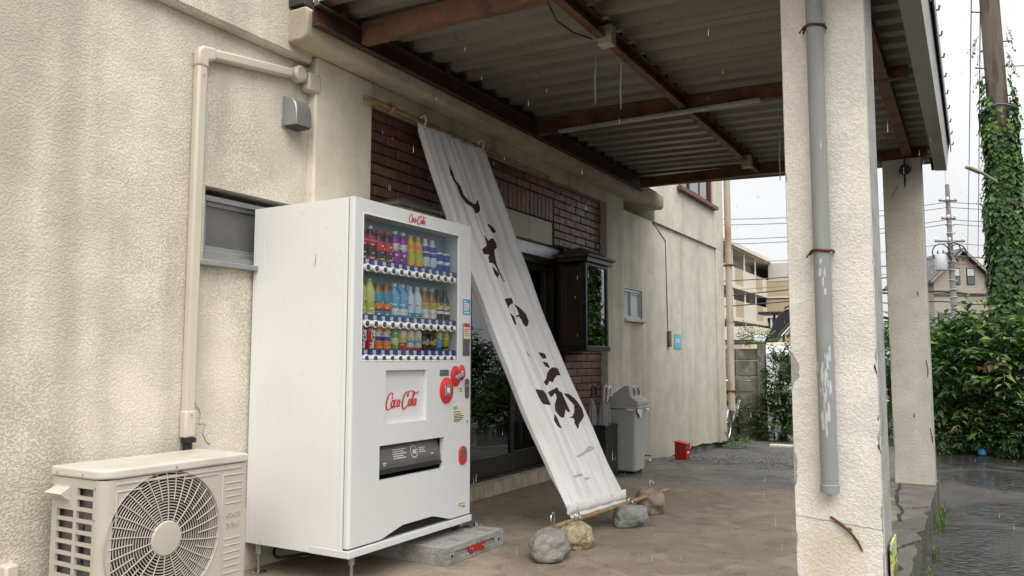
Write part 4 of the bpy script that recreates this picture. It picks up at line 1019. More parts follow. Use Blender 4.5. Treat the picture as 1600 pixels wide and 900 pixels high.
K = dict(
    cola=drink('b', .205, 0.0319, 'd_black', [(.03, .22, 'd_red'), (.50, .74, 'd_red')], 'd_white', ('Coca-Cola', .014, .125, 'logo_white')),
    wide=drink('b', .19, 0.0363, 'd_black', [(.42, .68, 'd_red'), (.02, .2, 'd_brown')], 'd_red'),
    grape=drink('b', .205, 0.0319, 'd_purple', [(.01, .13, 'd_cream'), (.52, .66, 'd_white'), (.80, .86, 'd_purple')], 'd_white', ('FAN', .026, .120, 'd_blue')),
    gold=drink('b', .20, 0.0319, 'd_yellow', [(.01, .17, 'd_red'), (.36, .54, 'd_green'), (.62, .74, 'd_orange')], 'd_yellow'),
    isot=drink('b', .20, 0.0319, 'd_pale', [(.01, .2, 'd_blue'), (.47, .58, 'd_blue'), (.62, .78, 'd_blue')], 'd_white'),
    bluecan=drink('can', .135, 0.0292, 'd_white', [(.06, .48, 'd_blue'), (.62, .92, 'd_blue')]),
    tea=drink('b', .215, 0.0330, 'd_lime', [(.01, .15, 'd_cream'), (.18, .4, 'd_green'), (.42, .66, 'd_lime')], 'd_green'),
    barley=drink('b', .20, 0.0330, 'd_brown', [(.02, .24, 'd_teal'), (.25, .33, 'd_red'), (.34, .44, 'd_orange'), (.5, .78, 'd_teal')], 'd_brown'),
    water=drink('b', .205, 0.0352, 'd_sky', [(.01, .16, 'd_sky'), (.18, .34, 'd_white')], 'd_white'),
    clear=drink('b', .20, 0.0308, 'd_pale', [(.01, .15, 'd_white'), (.17, .27, 'd_teal')], 'd_white'),
    latte=drink('slim', .205, 0.0330, 'd_brown', [(.02, .22, 'd_cream'), (.23, .40, 'd_white'), (.41, .58, 'd_gold')], 'd_grey', ('Co', .024, .065, 'ink')),
    black=drink('slim', .205, 0.0330, 'd_black', [(.30, .38, 'd_white'), (.42, .6, 'd_gold')], 'd_black'),
    redcan=drink('can', .150, 0.0297, 'd_red', [], None, None, True),
    fizz=drink('can', .150, 0.0297, 'd_orange', [(.48, .62, 'd_blue'), (.63, .78, 'd_white')], None, ('FAN', .022, .105, 'd_blue')),
    greencan=drink('can', .145, 0.0297, 'd_leaf', [(.4, .6, 'd_lime')]), redyel=drink('can', .145, 0.0297, 'd_red', [(.45, .62, 'd_green'), (.63, .9, 'd_cream')]),
    corn=drink('can', .135, 0.0308, 'd_cream', [(.2, .3, 'd_red'), (.45, .6, 'd_sky')]),
    dark=drink('slim', .150, 0.0319, 'd_black', [(.40, .52, 'd_gold')], 'd_black'), aqua=drink('can', .145, 0.0264, 'd_sky', [(.1, .3, 'd_blue'), (.7, .9, 'd_yellow')]), amber=drink('can', .145, 0.0264, 'd_gold', [(.25, .35, 'd_black'), (.6, .7, 'd_green')]))
DESC = dict(cola='tall cola bottle with red label and white cap', wide='wide dark cola bottle with a red band', grape='purple grape soda bottle', gold='yellow energy drink bottle with red foot', isot='white and blue sports drink bottle', bluecan='short blue and white can',
    tea='yellow green tea bottle', barley='teal and orange tea bottle', water='clear blue water bottle', clear='pale clear soda bottle', latte='brown and white coffee bottle', black='black coffee bottle with gold label',
    redcan='red cola can with white script', fizz='orange soda can', greencan='green can', redyel='red and cream can', corn='cream can with red band', dark='small black coffee bottle', aqua='slim blue can', amber='slim gold can')
ROWS = [('top', SH[0]-.006, ['cola', 'cola', 'wide', 'wide', 'grape', 'grape', 'gold', 'gold', 'isot', 'isot', 'bluecan', 'bluecan']),
        ('middle', SH[1]-.006, ['tea', 'tea', 'barley', 'barley', 'water', 'water', 'clear', 'clear', 'latte', 'latte', 'black', 'black']),
        ('bottom', SH[2]-.006, ['redcan', 'redcan', 'fizz', 'fizz', 'greencan', 'redyel', 'corn', 'corn', 'dark', 'dark', 'aqua', 'amber'])]
for row, z, ks in ROWS:
    for i, k in enumerate(ks):
        pair = ks.count(k) > 1; w_ = ('left ' if ks.index(k) == i else 'right ') if pair else ''
        t = thing('drink_sample', f'{w_}{DESC[k]} on {row} shelf of vending machine', 'drink', (MX-.052, U(ub(i)-.004), z+.002), 0, 'dummy drinks in the vending machine')
        for nm, me in K[k]:
            o_ = link(nm, me, t)
            if nm == 'print': o_['kind'] = 'stuff'
        if k == 'water':
            mm = MB(); mm.lathe([(.018, 0), (.018, .003)], (.03, .016, .185), 14, 'x'); link('round_tag', mm.mesh('round_tag', 'd_sky', 40), t)

# ------------------------------------------------------------------ canopy roof
C = thing('canopy_roof', 'rusty steel framed canopy with corrugated sheets over the shop entrance', 'canopy', (-1.8, 5.8, 2.97))
zb, zt = 2.97, 3.10
def channel_x(y, x0, x1, name, mat_, t=.007, fl=.055, z0=zb, z1=zt):
    m = MB(); m.box(x0, x1, y, y+t, z0, z1); m.box(x0, x1, y+t, y+fl, z0, z0+t); m.box(x0, x1, y+t, y+fl, z1-t, z1)
    m.box(x0, x1, y-.002, y, z0, z0+.012)
    return build(m, name, mat_, C, bevel=.002)
def channel_y(x, y0, y1, name, mat_, t=.007, fl=.055, z0=zb, z1=zt):
    m = MB(); m.box(x, x+t, y0, y1, z0, z1); m.box(x+t, x+fl, y0, y1, z0, z0+t); m.box(x+t, x+fl, y0, y1, z1-t, z1)
    return build(m, name, mat_, C, bevel=.002)
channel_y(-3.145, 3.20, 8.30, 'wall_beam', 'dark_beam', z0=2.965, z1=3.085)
channel_x(3.545, -3.08, -.30, 'cross_beam', 'rust_beam')
channel_x(5.76, -3.08, -.30, 'cross_beam', 'rust_beam')
channel_x(8.12, -3.08, -.30, 'cross_beam', 'rust_beam', z1=3.075)
for a, b in ((3.605, 5.755), (5.82, 8.115)):
    channel_y(-1.85, a, b, 'middle_beam', 'rust_beam', z0=2.985, z1=3.08)
m = MB(); m.box(-.50, -.42, 2.9, 8.45, 2.972, 2.979); m.box(-.463, -.457, 2.9, 8.45, 2.979, 3.05); m.box(-.50, -.42, 2.9, 8.45, 3.05, 3.057)
build(m, 'edge_beam', 'rust_beam', C, bevel=.002)
m = MB(); m.box(-2.86, -1.25, 5.70, 5.757, 2.945, 2.968); build(m, 'lit_flange', 'gutter_grey', C, bevel=.004)  # paler plate: light on the beam's lower flange put into its colour
# small packing pieces between the beams and the sheets
sz = lambda x: 3.135-.030*(x+3.1)
m = MB(); y = 3.4
while y < 8.2:
    m.box(-1.83, -1.80, y, y+.03, 3.081, sz(-1.8)+.01); m.box(-3.12, -3.09, y, y+.03, 3.086, sz(-3.1)+.01); m.box(-.475, -.445, y, y+.03, 3.058, sz(-.46)+.01) if sz(-.46) > 3.05 else None
    y += .21
build(m, 'packing', 'dark_beam', C)
# corrugated sheets: deep ribs running from the wall down to the gutter
pitch, hgt = .208, .075
def sheet(y0, n, name='roof_sheet'):
    pts = []
    for k in range(n):
        y = y0+k*pitch; pts += [(y, 0), (y+.085, 0), (y+.118, hgt), (y+.175, hgt)]
    pts.append((y0+n*pitch+.004, 0))
    vs = []; t = .0015
    for (y, h) in pts:
        for x in (-3.298, -1.7, -.22): vs.append((x, y, sz(x)+h))
    k0 = len(pts); fs = [(i*3+j, i*3+j+1, i*3+j+4, i*3+j+3) for i in range(k0-1) for j in range(2)]
    vs2 = [(x, y, z+t) for x, y, z in vs]; N_ = len(vs)
    m = MB(); m.add(vs+vs2, fs+[tuple(i+N_ for i in f[::-1]) for f in fs]+[(j, j+1, N_+j+1, N_+j) for j in range(2)]+[((k0-1)*3+j, (k0-1)*3+j+1, N_+(k0-1)*3+j+1, N_+(k0-1)*3+j) for j in range(2)])
    return build(m, name, 'roof_sheet', C)
y = 3.26; k = 0
while y < 8.5: sheet(y, 3); y += 3*pitch
# bolts on top edge and gutter with its fascia
m = MB()
prof = [(-.255, 2.885), (-.155, 2.875), (-.135, 3.04), (-.12, 3.15), (-.126, 3.152), (-.142, 3.042), (-.161, 2.882), (-.250, 2.891), (-.243, 3.05), (-.249, 3.05)]
m.prism(prof, 1, 2.6, 8.44); build(m, 'gutter', 'gutter_grey', C)
m = MB(); m.prism([(-.253, 2.888), (-.157, 2.878), (-.138, 3.04), (-.246, 3.048)], 1, 8.441, 8.448); build(m, 'gutter_end', 'gutter_grey', C)
m = boxes((-.118, -.110, 2.6, 8.46, 3.05, 3.20)); build(m, 'roof_edge_trim', 'aluminium_dull', C, bevel=.002)
m = MB(); y = 3.0
while y < 8.5: m.tube([(-.108, y, 3.12), (-.095, y, 3.12), (-.09, y, 3.145)], .006, 6); y += .42
build(m, 'gutter_hook', 'rust', C)
m = MB(); m.bar((-.275, 8.43, 3.01), (-.268, 8.43, 2.89), .012, .03, up=(1, 0, 0)); build(m, 'gutter_bracket', 'rust', C)
# front verge of the roof against the wall
m = MB(); m.bar((-3.19, 3.25, 3.4), (-3.155, 3.26, 2.99), .03, .012, up=(0, 1, 0)); build(m, 'verge_strap', 'steel_leg', C)
m = boxes((-3.30+.002, -3.19, 3.17, 3.25, 3.10, 3.25)); build(m, 'verge_end', 'ac_inside', C)
# boxes for electrics, hanging strips
for (x, y, z, nm) in ((-1.80, 4.20, 2.95, 'first'), (-1.80, 7.55, 2.93, 'second')):
    m = boxes((x-.045, x+.045, y, y+.07, z-.01, z+.11)); lab = 'small pale green junction box on the middle beam, nearer the front' if nm == 'first' else 'small pale junction box on the middle beam, near the far end of the canopy'
    single(m, 'junction_box', 'lamp_box', lab, 'junction box', (x, y, z-.01), 'junction boxes under the canopy', bevel=.006)
m = MB(); pts = [(-1.875, 3.62, 2.985), (-1.885, 3.75, 2.93), (-1.88, 3.95, 2.935), (-1.87, 4.18, 2.98)]; m.tube(pts, .005, 6); single(m, 'sagging_wire', 'cable', 'thin dark wire sagging below the middle canopy beam', 'wire', (-1.87, 3.9, 2.93))
T = thing('spotlight', 'small black lamp hanging under the canopy at the top of the far column', 'lamp', (-.485, 8.03, 2.80))
m = MB(); m.lathe([(.045, 0), (.05, .03), (.03, .06)], (-.485, 8.02, 2.84), 14, 'y'); build(m, 'lamp_head', 'black_plastic', T, smooth=40)
m = MB(); m.tube([(-.485, 8.03, 2.96), (-.485, 8.03, 2.88)], .008, 6); m.tube([(-.485, 8.0, 2.81), (-.482, 7.99, 2.72), (-.486, 7.985, 2.66)], [.009, .012, .004], 6); build(m, 'lamp_bracket', 'black_plastic', T)
# water falling from the leaking roof
for k, (x, y, z0, z1, r) in enumerate(((-1.99, 4.5, 2.70, 3.0, .0065), (-1.82, 4.5, 2.64, 2.93, .006), (-1.30, 6.6, 2.55, 2.95, .007))):
    m = MB(); n = 9; m.tube([(x-.006*(i/n)+.002*math.sin(i), y, z1+(z0-z1)*i/n) for i in range(n+1)], [r*(.5+.5*math.sin(math.pi*min(1, .15+i/n*.9))) for i in range(n+1)], 8)
    single(m, 'water_drip', 'water', ['thread of water falling from the middle beam, nearer its junction box', 'thread of water falling from the middle beam, right of the first drip', 'faint thread of water falling near the front column'][k], 'water', (x, y, z0), 'roof leaks', smooth=60)
m = MB(); dr = random.Random(5)
for k in range(620):
    x, y = dr.uniform(-3.0, .4), dr.uniform(2.4, 8.5); z = dr.uniform(.1, 3.2)
    r = dr.uniform(.0006, .0011); h = dr.uniform(.014, .040)
    m.add([(x+r, y, z), (x, y+r, z), (x-r, y, z), (x, y-r, z), (x, y, z+h), (x, y, z-r*1.5)], [(0, 1, 4), (1, 2, 4), (2, 3, 4), (3, 0, 4), (1, 0, 5), (2, 1, 5), (3, 2, 5), (0, 3, 5)])
o = build(m, 'rain', 'water', None); o['kind'] = 'stuff'; o['label'] = 'falling raindrops under and around the canopy'

# ------------------------------------------------------------------ the two posts
def post(x0, x1, y0, y1, z0, z1, face, side, label, chips, seed, lean=0):
    T = thing('canopy_column', label, 'column', ((x0+x1)/2, (y0+y1)/2, z0), group='plastered columns carrying the canopy'); q = random.Random(seed)
    # plaster skin with a broken arris, concrete core just behind
    m = MB(); zs = []; z = z0
    while z < z1:
        zs.append(z); z += q.uniform(.008, .02) if any(za-.03 < z < zb_+.03 for _, za, zb_, _d in chips) else q.uniform(.03, .06)
    zs.append(z1); L_, R_ = [], []
    for z in zs:
        cl = max([d for (sd, za, zb_, d) in chips if sd == 'L' and za <= z <= zb_] or [0]); cr = max([d for (sd, za, zb_, d) in chips if sd == 'R' and za <= z <= zb_] or [0])
        sh = lambda sd: max([d*min(1, .35+2.6*min((z-za), (zb_-z))/(zb_-za))*(.75+.5*mnoise.noise(Vector((z*26, seed, za)))) for (s2, za, zb_, d) in chips if s2 == sd and za <= z <= zb_] or [0])
        L_.append(max(0, sh('L'))+.006*max(0, mnoise.noise(Vector((z*9, seed, 1))))+q.uniform(0, .003)); R_.append(max(0, sh('R'))+.006*max(0, mnoise.noise(Vector((z*9, seed, 2))))+q.uniform(0, .003))
    def outline(z, l, r): return [(x0+.004, y1), (x0+.004, y0+.012+l*.8), (x0+.004+l, y0+.001) if l > .004 else (x0+.008, y0), (x0+.014+l, y0), (x1-.014-r, y0), (x1-.004-r, y0+.001) if r > .004 else (x1-.008, y0), (x1-.004, y0+.012+r*.8), (x1-.004, y1)]
    vs = []; n = 8
    for z, l, r in zip(zs, L_, R_): vs += [(px, py, z) for px, py in outline(z, l, r)]
    fs = [(i*n+k, i*n+k+1, (i+1)*n+k+1, (i+1)*n+k) for i in range(len(zs)-1) for k in range(1, 6)]
    fs.append(tuple(range((len(zs)-1)*n, len(zs)*n)))
    m.add(vs, fs); build(m, 'plaster_face', face, T, smooth=30)
    m = MB(); vs = []
    m.box(x0+.0055, x1-.0055, y0+.004, y1, z0, z1-.004); build(m, 'concrete_core', side, T)
    return T
chL = [('L', 1.0, 1.12, .05), ('L', .60, .70, .018), ('L', 1.9, 1.94, .010), ('L', .55, .62, .014), ('L', .10, .16, .016), ('L', 1.4, 1.43, .008), ('L', .3, .36, .012)]
chR = [('R', 1.08, 1.15, .012), ('R', .72, .80, .014), ('R', .36, .5, .012), ('R', .1, .34, .010), ('R', 1.5, 1.53, .006), ('R', .84, .87, .012)]
CO = post(-.715, -.355, 3.70, 4.06, -.30, 3.10, 'plaster_column', 'raw_concrete', 'pale rough plastered column in front with a grey downpipe on its face', chL+chR, 4)
post(-.682, -.350, 8.10, 8.42, -.01, 2.955, 'plaster_column_far', 'raw_concrete', 'smoother grey beige column at the far corner of the canopy', [('L', 1.0, 1.25, .012), ('L', 2.0, 2.3, .010), ('R', .3, .9, .010), ('R', 1.2, 1.5, .006), ('L', .2, .6, .012)], 9)
m = MB()
for pts in ([(-.565, .435), (-.53, .415), (-.49, .385), (-.46, .345), (-.443, .305)],):
    m.tube([(x, 3.696-.012*math.sin(i*.8), z) for i, (x, z) in enumerate(pts)], [.004, .007, .006, .006, .003], 7)
m.tube([(-.497, 3.69, .392), (-.482, 3.69, .388)], .008, 6)
build(m, 'exposed_rebar', 'rust', CO, smooth=60)
m = MB(); q = random.Random(2); pts = [(-.712+.36*i/40, .428-.030*i/40+q.uniform(-.002, .002)) for i in range(41)]; vs = []
for x, z in pts: vs += [(x, 3.6985, z-.0012), (x, 3.6985, z+.0012)]
m.add(vs, [(2*i, 2*i+2, 2*i+3, 2*i+1) for i in range(40)]); build(m, 'hairline_crack', 'raw_concrete', CO)
m = MB(); fx = bpy.data.objects['canopy_column.001']
for pts in ([(-.60, 2.62), (-.572, 2.665), (-.555, 2.70)], [(-.612, 2.60), (-.60, 2.62)], [(-.375, .50), (-.365, .42), (-.36, .37)], [(-.50, .62), (-.497, .585)], [(-.43, 1.72), (-.425, 1.68)], [(-.385, 1.1), (-.372, 1.02), (-.376, .95)]):
    vs = []
    for i, (x, z) in enumerate(pts): vs += [(x-.0035, 8.0982, z), (x+.0035, 8.0982, z+.002)]
    m.add(vs, [(2*i, 2*i+2, 2*i+3, 2*i+1) for i in range(len(pts)-1)])
build(m, 'crack', 'dark_crack', fx)['kind'] = 'stuff'
m = MB()
for (x, z, h) in ((-.372, 1.07, .05), (-.37, .74, .035)): m.add([(x, 3.6975, z), (x+.016, 3.6975, z-h), (x+.004, 3.6975, z+h*.4)], [(0, 1, 2)])
build(m, 'chip', 'dark_crack', CO)
# downpipe on the front column
T = thing('downpipe', 'grey plastic downpipe with flaking white paint strapped to the front column', 'downpipe', (-.555, 3.655, .50))
px, py, pr = -.557, 3.657, .0355
m = MB(); m.lathe([(pr-.003, .545), (pr, .545), (pr, .55), (pr, 3.0)], (px, py, 0), 28); 
vs = [(px+.0345*math.cos(2*math.pi*k/20), py+.0345*math.sin(2*math.pi*k/20), .5452) for k in range(20)]
build(m, 'pipe', 'pipe_grey', T, smooth=40)
m = MB(); m.lathe([(pr-.002, .5435), (pr+.0035, .5435), (pr+.0035, .575), (pr, .578)], (px, py, 0), 28); build(m, 'pipe_lip', 'pipe_grey', T, smooth=40)
m = MB(); q = random.Random(8)
for k in range(34):
    zc = q.choice([q.uniform(.62, 1.15), q.uniform(.75, 1.1), q.uniform(.95, 1.12), q.uniform(1.38, 1.55), q.uniform(.6, 2.4)]); a0 = R(-90)+q.gauss(.12, .34); z = zc
    hh, ww = q.uniform(.008, .03)*(1.8 if zc < 1.15 else 1), q.uniform(.12, .5)*(1 if zc < 1.55 else .5); nn = 18; vs = []
    for i in range(nn):
        t = 2*math.pi*i/nn; rr_ = .75+.45*mnoise.noise(Vector((math.cos(t)*1.4, math.sin(t)*1.4, k*3.3)))+q.uniform(-.1, .1); a = a0+ww*.5*math.cos(t)*rr_; vs.append((px+(pr+.0009)*math.cos(a), py+(pr+.0009)*math.sin(a), z+hh*math.sin(t)*rr_))
    cx = (px+(pr+.0012)*math.cos(a0), py+(pr+.0012)*math.sin(a0), z)
    m.add(vs+[cx], [(i, (i+1) % nn, nn) for i in range(nn)])
build(m, 'flaking_paint', 'paint_flake', T)['kind'] = 'stuff'
for z in (1.572, 2.578):
    m = MB(); m.tube([(px+(pr+.004)*math.cos(R(a)), py+(pr+.004)*math.sin(R(a)), z+.003*math.sin(R(a*2))) for a in range(150, 395, 15)], .0055, 7)
    m.tube([(px-.042, 3.64, z), (px-.052, 3.69, z-.008)], .005, 6); m.tube([(px+.042, 3.64, z), (px+.044, 3.71, z)], .005, 6); m.tube([(px-.04, 3.63, z), (px-.058, 3.62, z-.03)], .004, 6)
    build(m, 'wire_clamp', 'rust', T, smooth=60)
# yellow notice fixed to the side of the front column
T = thing('notice_plate', 'weathered yellow notice on the right side of the front column, near the ground', 'sign', (-.345, 3.9, .05))
m = MB(); m.prism([(3.80, .05), (4.03, .05), (4.03, .325), (3.80, .325)], 0, -.349, -.341); build(m, 'plate', 'yellow_sign', T, bevel=.002)
m = MB()
for (z, h, mt) in ((.27, .05, 0), (.19, .045, 1), (.13, .045, 1)): pass
m.box(-.3408, -.3402, 3.82, 3.90, .265, .315); build(m, 'printed_mark', 'teal_sign', T)
m = MB(); [m.face([(-.3402, 3.84+.045*k, .10+.012*(k % 2)), (-.3402, 3.865+.045*k, .10), (-.3402, 3.87+.045*k, .21+.01*(k % 3)), (-.3402, 3.845+.045*k, .215)]) for k in range(4)]; m.box(-.3408, -.3402, 3.90, 4.0, .235, .245); build(m, 'printed_mark', 'ink', T)['kind'] = 'stuff'

# ------------------------------------------------------------------ banner, its poles and stones
MARKS = '67:73-74;68:73-75;69:73-75;70:73-75;71:72-76;72:72-76;73:72-76;74:72-77;75:72-78;76:71-78;77:71-78;78:71-78;79:71-79;80:60-62,71-79;81:60-62,70-79;82:60-63,70-79;83:59-63,70-79;84:59-63,70-79;85:59-64,70-79;86:59-64,70-79;87:58-64,70-78;88:58-64,70-78;89:58-64,70-78;90:58-63,71-78;91:58-63,71-78;92:58-63,71-78;93:58-63,71-78;94:58-63,71-79;95:59-63,71-79;96:59-63,71-79;97:59-63,71-80;98:59-62,71-81;99:59-62,71-81;100:59-62,72-82;101:59-62,72-82;102:59-61,72-83;103:60-61,73-83;104:73-83;105:73-83;106:74-83;107:74-84;108:74-84;109:74-84;110:75-84;111:75-84;112:75-84;113:75-84;114:75-84;115:75-84;116:75-84;117:75-84;118:75-84;119:75-84;120:75-84;121:75-84;122:75-84;123:75-84;124:75-84;125:76-84;126:76-84;127:77-84;128:78-85;129:79-85,128-129;130:79-85,127-129;131:80-85,127-129;132:80-86,126-129;133:81-86,126-129;134:81-86,125-129;135:81-87,124-129;136:81-87,123-129;137:82-87,120-129;138:82-88,118-129;139:82-88,109-129;140:82-90,92-95,108-129;141:83-97,107-129;142:83-98,105-129;143:83-99,104-129;144:84-129;145:84-129;146:85-129;147:85-128;148:86-128;149:87-128;150:88-127;151:89-126;152:95-124;153:96-122;154:96-120;155:96-117;156:96-115;157:96-113;158:96-111;159:96-108;160:96-106;161:96-103;162:96-101;163:98-99;167:159-163;168:157-164;169:156-165;170:156-165;171:149-152,156-166;172:149-152,157-166;173:148-151,157-166;174:148-151,158-167;175:147-151,158-167;176:147-151,159-167;177:134-139,146-150,159-167;178:132-141,146-150,160-167;179:130-142,145-150,160-167;180:130-150,161-168;181:130-149,162-168;182:131-149,162-168;183:131-149,163-168;184:131-149,163-168;185:132-149,164-168;186:132-148,165-166;187:133-148;188:134-148;189:137-148;190:138-147;191:138-147;192:139-147;193:140-146;194:140-145;197:153-158;198:151-159;199:150-159;200:150-160;201:149-161;202:108-110,149-161;203:107-111,149-162;204:107-112,149-162;205:106-112,148-163;206:106-112,148-163;207:97-99,106-113,128-132,148-163;208:97-99,105-113,126-132,148-163;209:97-99,105-114,125-134,147-163;210:97-100,104-114,119-137,147-162;211:97-100,104-115,117-138,147-162;212:97-101,103-139,147-162;213:97-101,103-139,147-162;214:96-139,147-162;215:96-140,147-161;216:96-140,147-160;217:96-139,147-158;218:96-139,147-157;219:96-139,147-155;220:96-139,148-152;221:95-139;222:95-139;223:95-138;224:95-137;225:94-135;226:93-133;227:91-131;228:90-129;229:89-128;230:87-127;231:84-127;232:82-126;233:81-126;234:80-126;235:80-126;236:80-126;237:80-126;238:80-125;239:80-125;240:80-125;241:80-125;242:80-125;243:81-125;244:82-125;245:84-124;246:86-124;247:88-124;248:86-124;249:85-124;250:85-124;251:84-124;252:84-123;253:84-123;254:84-123;255:84-123;256:84-123;257:84-123;258:83-123;259:83-123;260:83-123;261:84-123;262:86-107,110-123;263:95-107,111-123;264:97-106,111-123;265:97-106,111-123;266:97-106,112-124;267:98-105,112-124;268:98-105,112-124;269:85-86,98-105,112-124;270:85-86,98-104,113-124;271:85-87,99-104,113-124;272:85-88,99-104,113-124;273:85-94,99-104,108-110,113-124;274:85-95,99-103,107-111,114-124;275:85-96,100-103,106-112,114-124;276:85-97,100-102,105-113,115-125;277:85-97,101-102,104-114,115-118,121-125;278:85-98,104-114,122-125;279:85-99,103-113,122-125;280:85-100,102-112,123-125;281:85-110,123-125;282:85-108,123-125;283:85-101,123-125;284:85-99,123-125;285:85-97,124-125;286:86-96,124-125;287:86-95,124-126;288:86-93,124-126;289:86-91,124-126;290:87-88,125-126;291:125-126;324:118-126;325:113-126;326:107-126;327:104-126;328:102-126;329:93-126;330:90-126;331:87-126;332:86-126;333:86-125;334:86-125;335:86-120,152-153;336:86-116,125-126,150-155;337:86-113,126-127,149-156;338:86-111,126-128,148-157;339:86-109,126-128,148-158;340:86-102,126-129,147-159;341:86-99,126-131,147-160;342:86-98,126-137,146-161;343:86-96,126-138,145-162;344:86-95,127-139,145-162;345:86-94,127-140,144-163;346:86-93,127-163;347:86-90,127-164;348:86-88,127-164;349:127-164;350:127-164;351:127-165;352:127-165;353:127-165;354:127-165;355:127-165;356:127-165;357:125-165;358:122-165;359:85-86,119-165;360:85-88,90-92,115-120,122-165;361:85-94,113-116,126-165;362:85-95,126-165;363:85-96,126-165;364:85-96,126-165;365:85-96,126-165;366:85-96,127-165;367:85-96,127-165;368:85-96,127-164;369:85-96,127-164;370:85-96,127-163;371:85-96,127-163;372:85-95,127-162;373:85-95,127-161;374:85-95,127-159;375:85-95,127-157;376:85-95,128-154;377:85-95,128-150;378:85-95,128-142;379:85-94,128-139;380:85-91,129-136;381:129-133;427:159-162;428:159-164;429:87-88,159-165;430:87-90,159-166;431:87-91,160-166;432:87-92,160-167;433:87-92,160-167;434:87-93,160-167;435:87-93,161-167;436:87-94,161-167;437:87-94,162-167;438:88-94,162-167;439:93-95,163-167;440:94-95,163-167;446:160-163;447:160-164;448:160-165;449:160-166;450:160-166;451:160-166;452:161-166;453:161-166;454:161-166;455:162-166;456:163-166;457:164-166;458:164-166;459:165-166,189-194;460:188-195;461:166-170,186-196;462:165-171,185-196;463:164-172,182-197;464:163-196;465:162-196;466:160-196;467:159-196;468:157-196;469:156-196;470:155-196;471:141-144,155-196;472:139-145,154-196;473:138-146,153-196;474:138-147,152-190,194-196;475:137-149,150-188;476:136-185;477:135-169,170-180;478:134-168;479:132-167;480:130-166;481:128-165;482:127-165;483:125-155,157-164;484:124-152,159-164;485:123-144,161-163;486:122-138;487:122-135;488:123-133;489:123-131;490:123-129;491:123-127;492:124-126;497:162-165;498:158-165;499:73-77,152-165;500:71-79,146-165;501:70-81,139-165;502:70-83,134-165;503:70-85,128-165;504:70-92,123-165;505:70-93,122-166;506:70-93,121-166;507:70-94,122-152,156-167;508:70-94,122-145,156-167;509:70-95,122-137,139-143,156-167,190-193;510:70-95,105-107,122-135,140-143,156-167,188-195;511:70-95,105-107,123-132,140-144,156-167,169-170,186-196;512:70-95,104-108,123-129,140-144,156-167,168-171,184-196;513:70-95,104-108,123-127,139-144,156-167,169-197;514:70-95,104-108,124-125,139-144,155-167,169-197;515:70-95,104-108,139-144,154-167,169-198;516:71-95,104-108,139-145,153-167,169-198;517:71-95,104-108,138-146,152-167,169-198;518:71-95,104-108,137-167,170-199;519:71-95,104-108,136-167,170-199;520:71-95,104-108,135-167,170-200;521:71-95,104-108,133-167,170-190,192-200;522:72-95,104-108,131-167,171-189,193-201;523:73-95,104-108,129-167,171-188,193-201;524:74-95,104-108,128-167,171-188,193-201;525:75-95,104-108,127-167,172-187,194-202;526:76-95,104-108,126-167,172-187,194-202,220-222;527:77-95,125-167,173-186,195-203,219-222;528:79-95,125-167,173-186,195-203,219-222;529:81-94,124-167,175-185,195-203,219-223;530:83-93,124-167,177-184,195-203,218-223;531:123-167,179-183,196-204,218-223;532:123-167,196-204,218-223;533:123-167,196-204,218-224;534:123-167,196-204,218-224;535:122-167,195-204,217-224;536:122-167,195-205,217-224;537:122-167,181-184,195-205,217-224;538:121-167,179-185,194-205,217-224;539:121-163,164-167,178-186,194-205,217-225;540:122-163,164-167,176-186,194-206,217-225;541:122-162,164-167,175-187,193-206,217-225;542:122-162,164-167,174-188,193-206,216-225;543:122-161,165-167,173-189,191-206,216-224;544:123-160,165-167,173-206,216-224;545:123-159,172-206,217-224;546:104-108,123-158,171-206,217-224;547:103-109,124-157,171-205,217-224;548:92-95,103-109,124-155,170-205,217-223;549:91-95,102-110,124-154,169-205,218-223;550:89-96,102-110,125-140,144-153,169-205,218-223;551:87-96,101-111,125-139,146-151,168-204,218-223;552:85-97,101-112,126-138,168-204,219-222;553:84-97,100-112,127-136,167-204,219-222;554:84-112,164-204;555:83-112,165-203;556:82-112,166-203;557:82-112,167-202;558:82-112,167-201;559:82-112,167-200;560:82-112,167-199;561:82-112,167-198;562:82-98,99-112,167-197;563:82-98,99-112,167-196;564:83-112,166-195;565:83-113,115-118,166-193;566:83-119,166-178,188-192;567:83-119,166-175;568:83-119,166-172;569:84-120,166-171;570:85-120,166-170;571:92-104,109-119,166-169;572:94-102,166-169;573:96-100,166-169;574:166-168;575:166-168;576:166-167;611:168-169g,189-193g;612:167-171g,186-195g;613:166-174g,184-196g,229-230g;614:165-179g,183-196g,227-230g;615:164-181g,183-195g,209-214g,228-230g;616:163-178g,185-195g,208-214g,228-229g;617:162-177g,186-194g,208-214g;618:158-175g;619:151-173g;620:139-169g;621:134-163g;622:129-160g;623:126-154g;624:123-143g;625:122-136g;626:124-130g;654:86-96g,100-108g;655:69-110g;656:65-117g;657:68-112g;658:75-101g;662:112-126g;663:110-132g;664:111-129g;665:112-126g;666:113-123g'
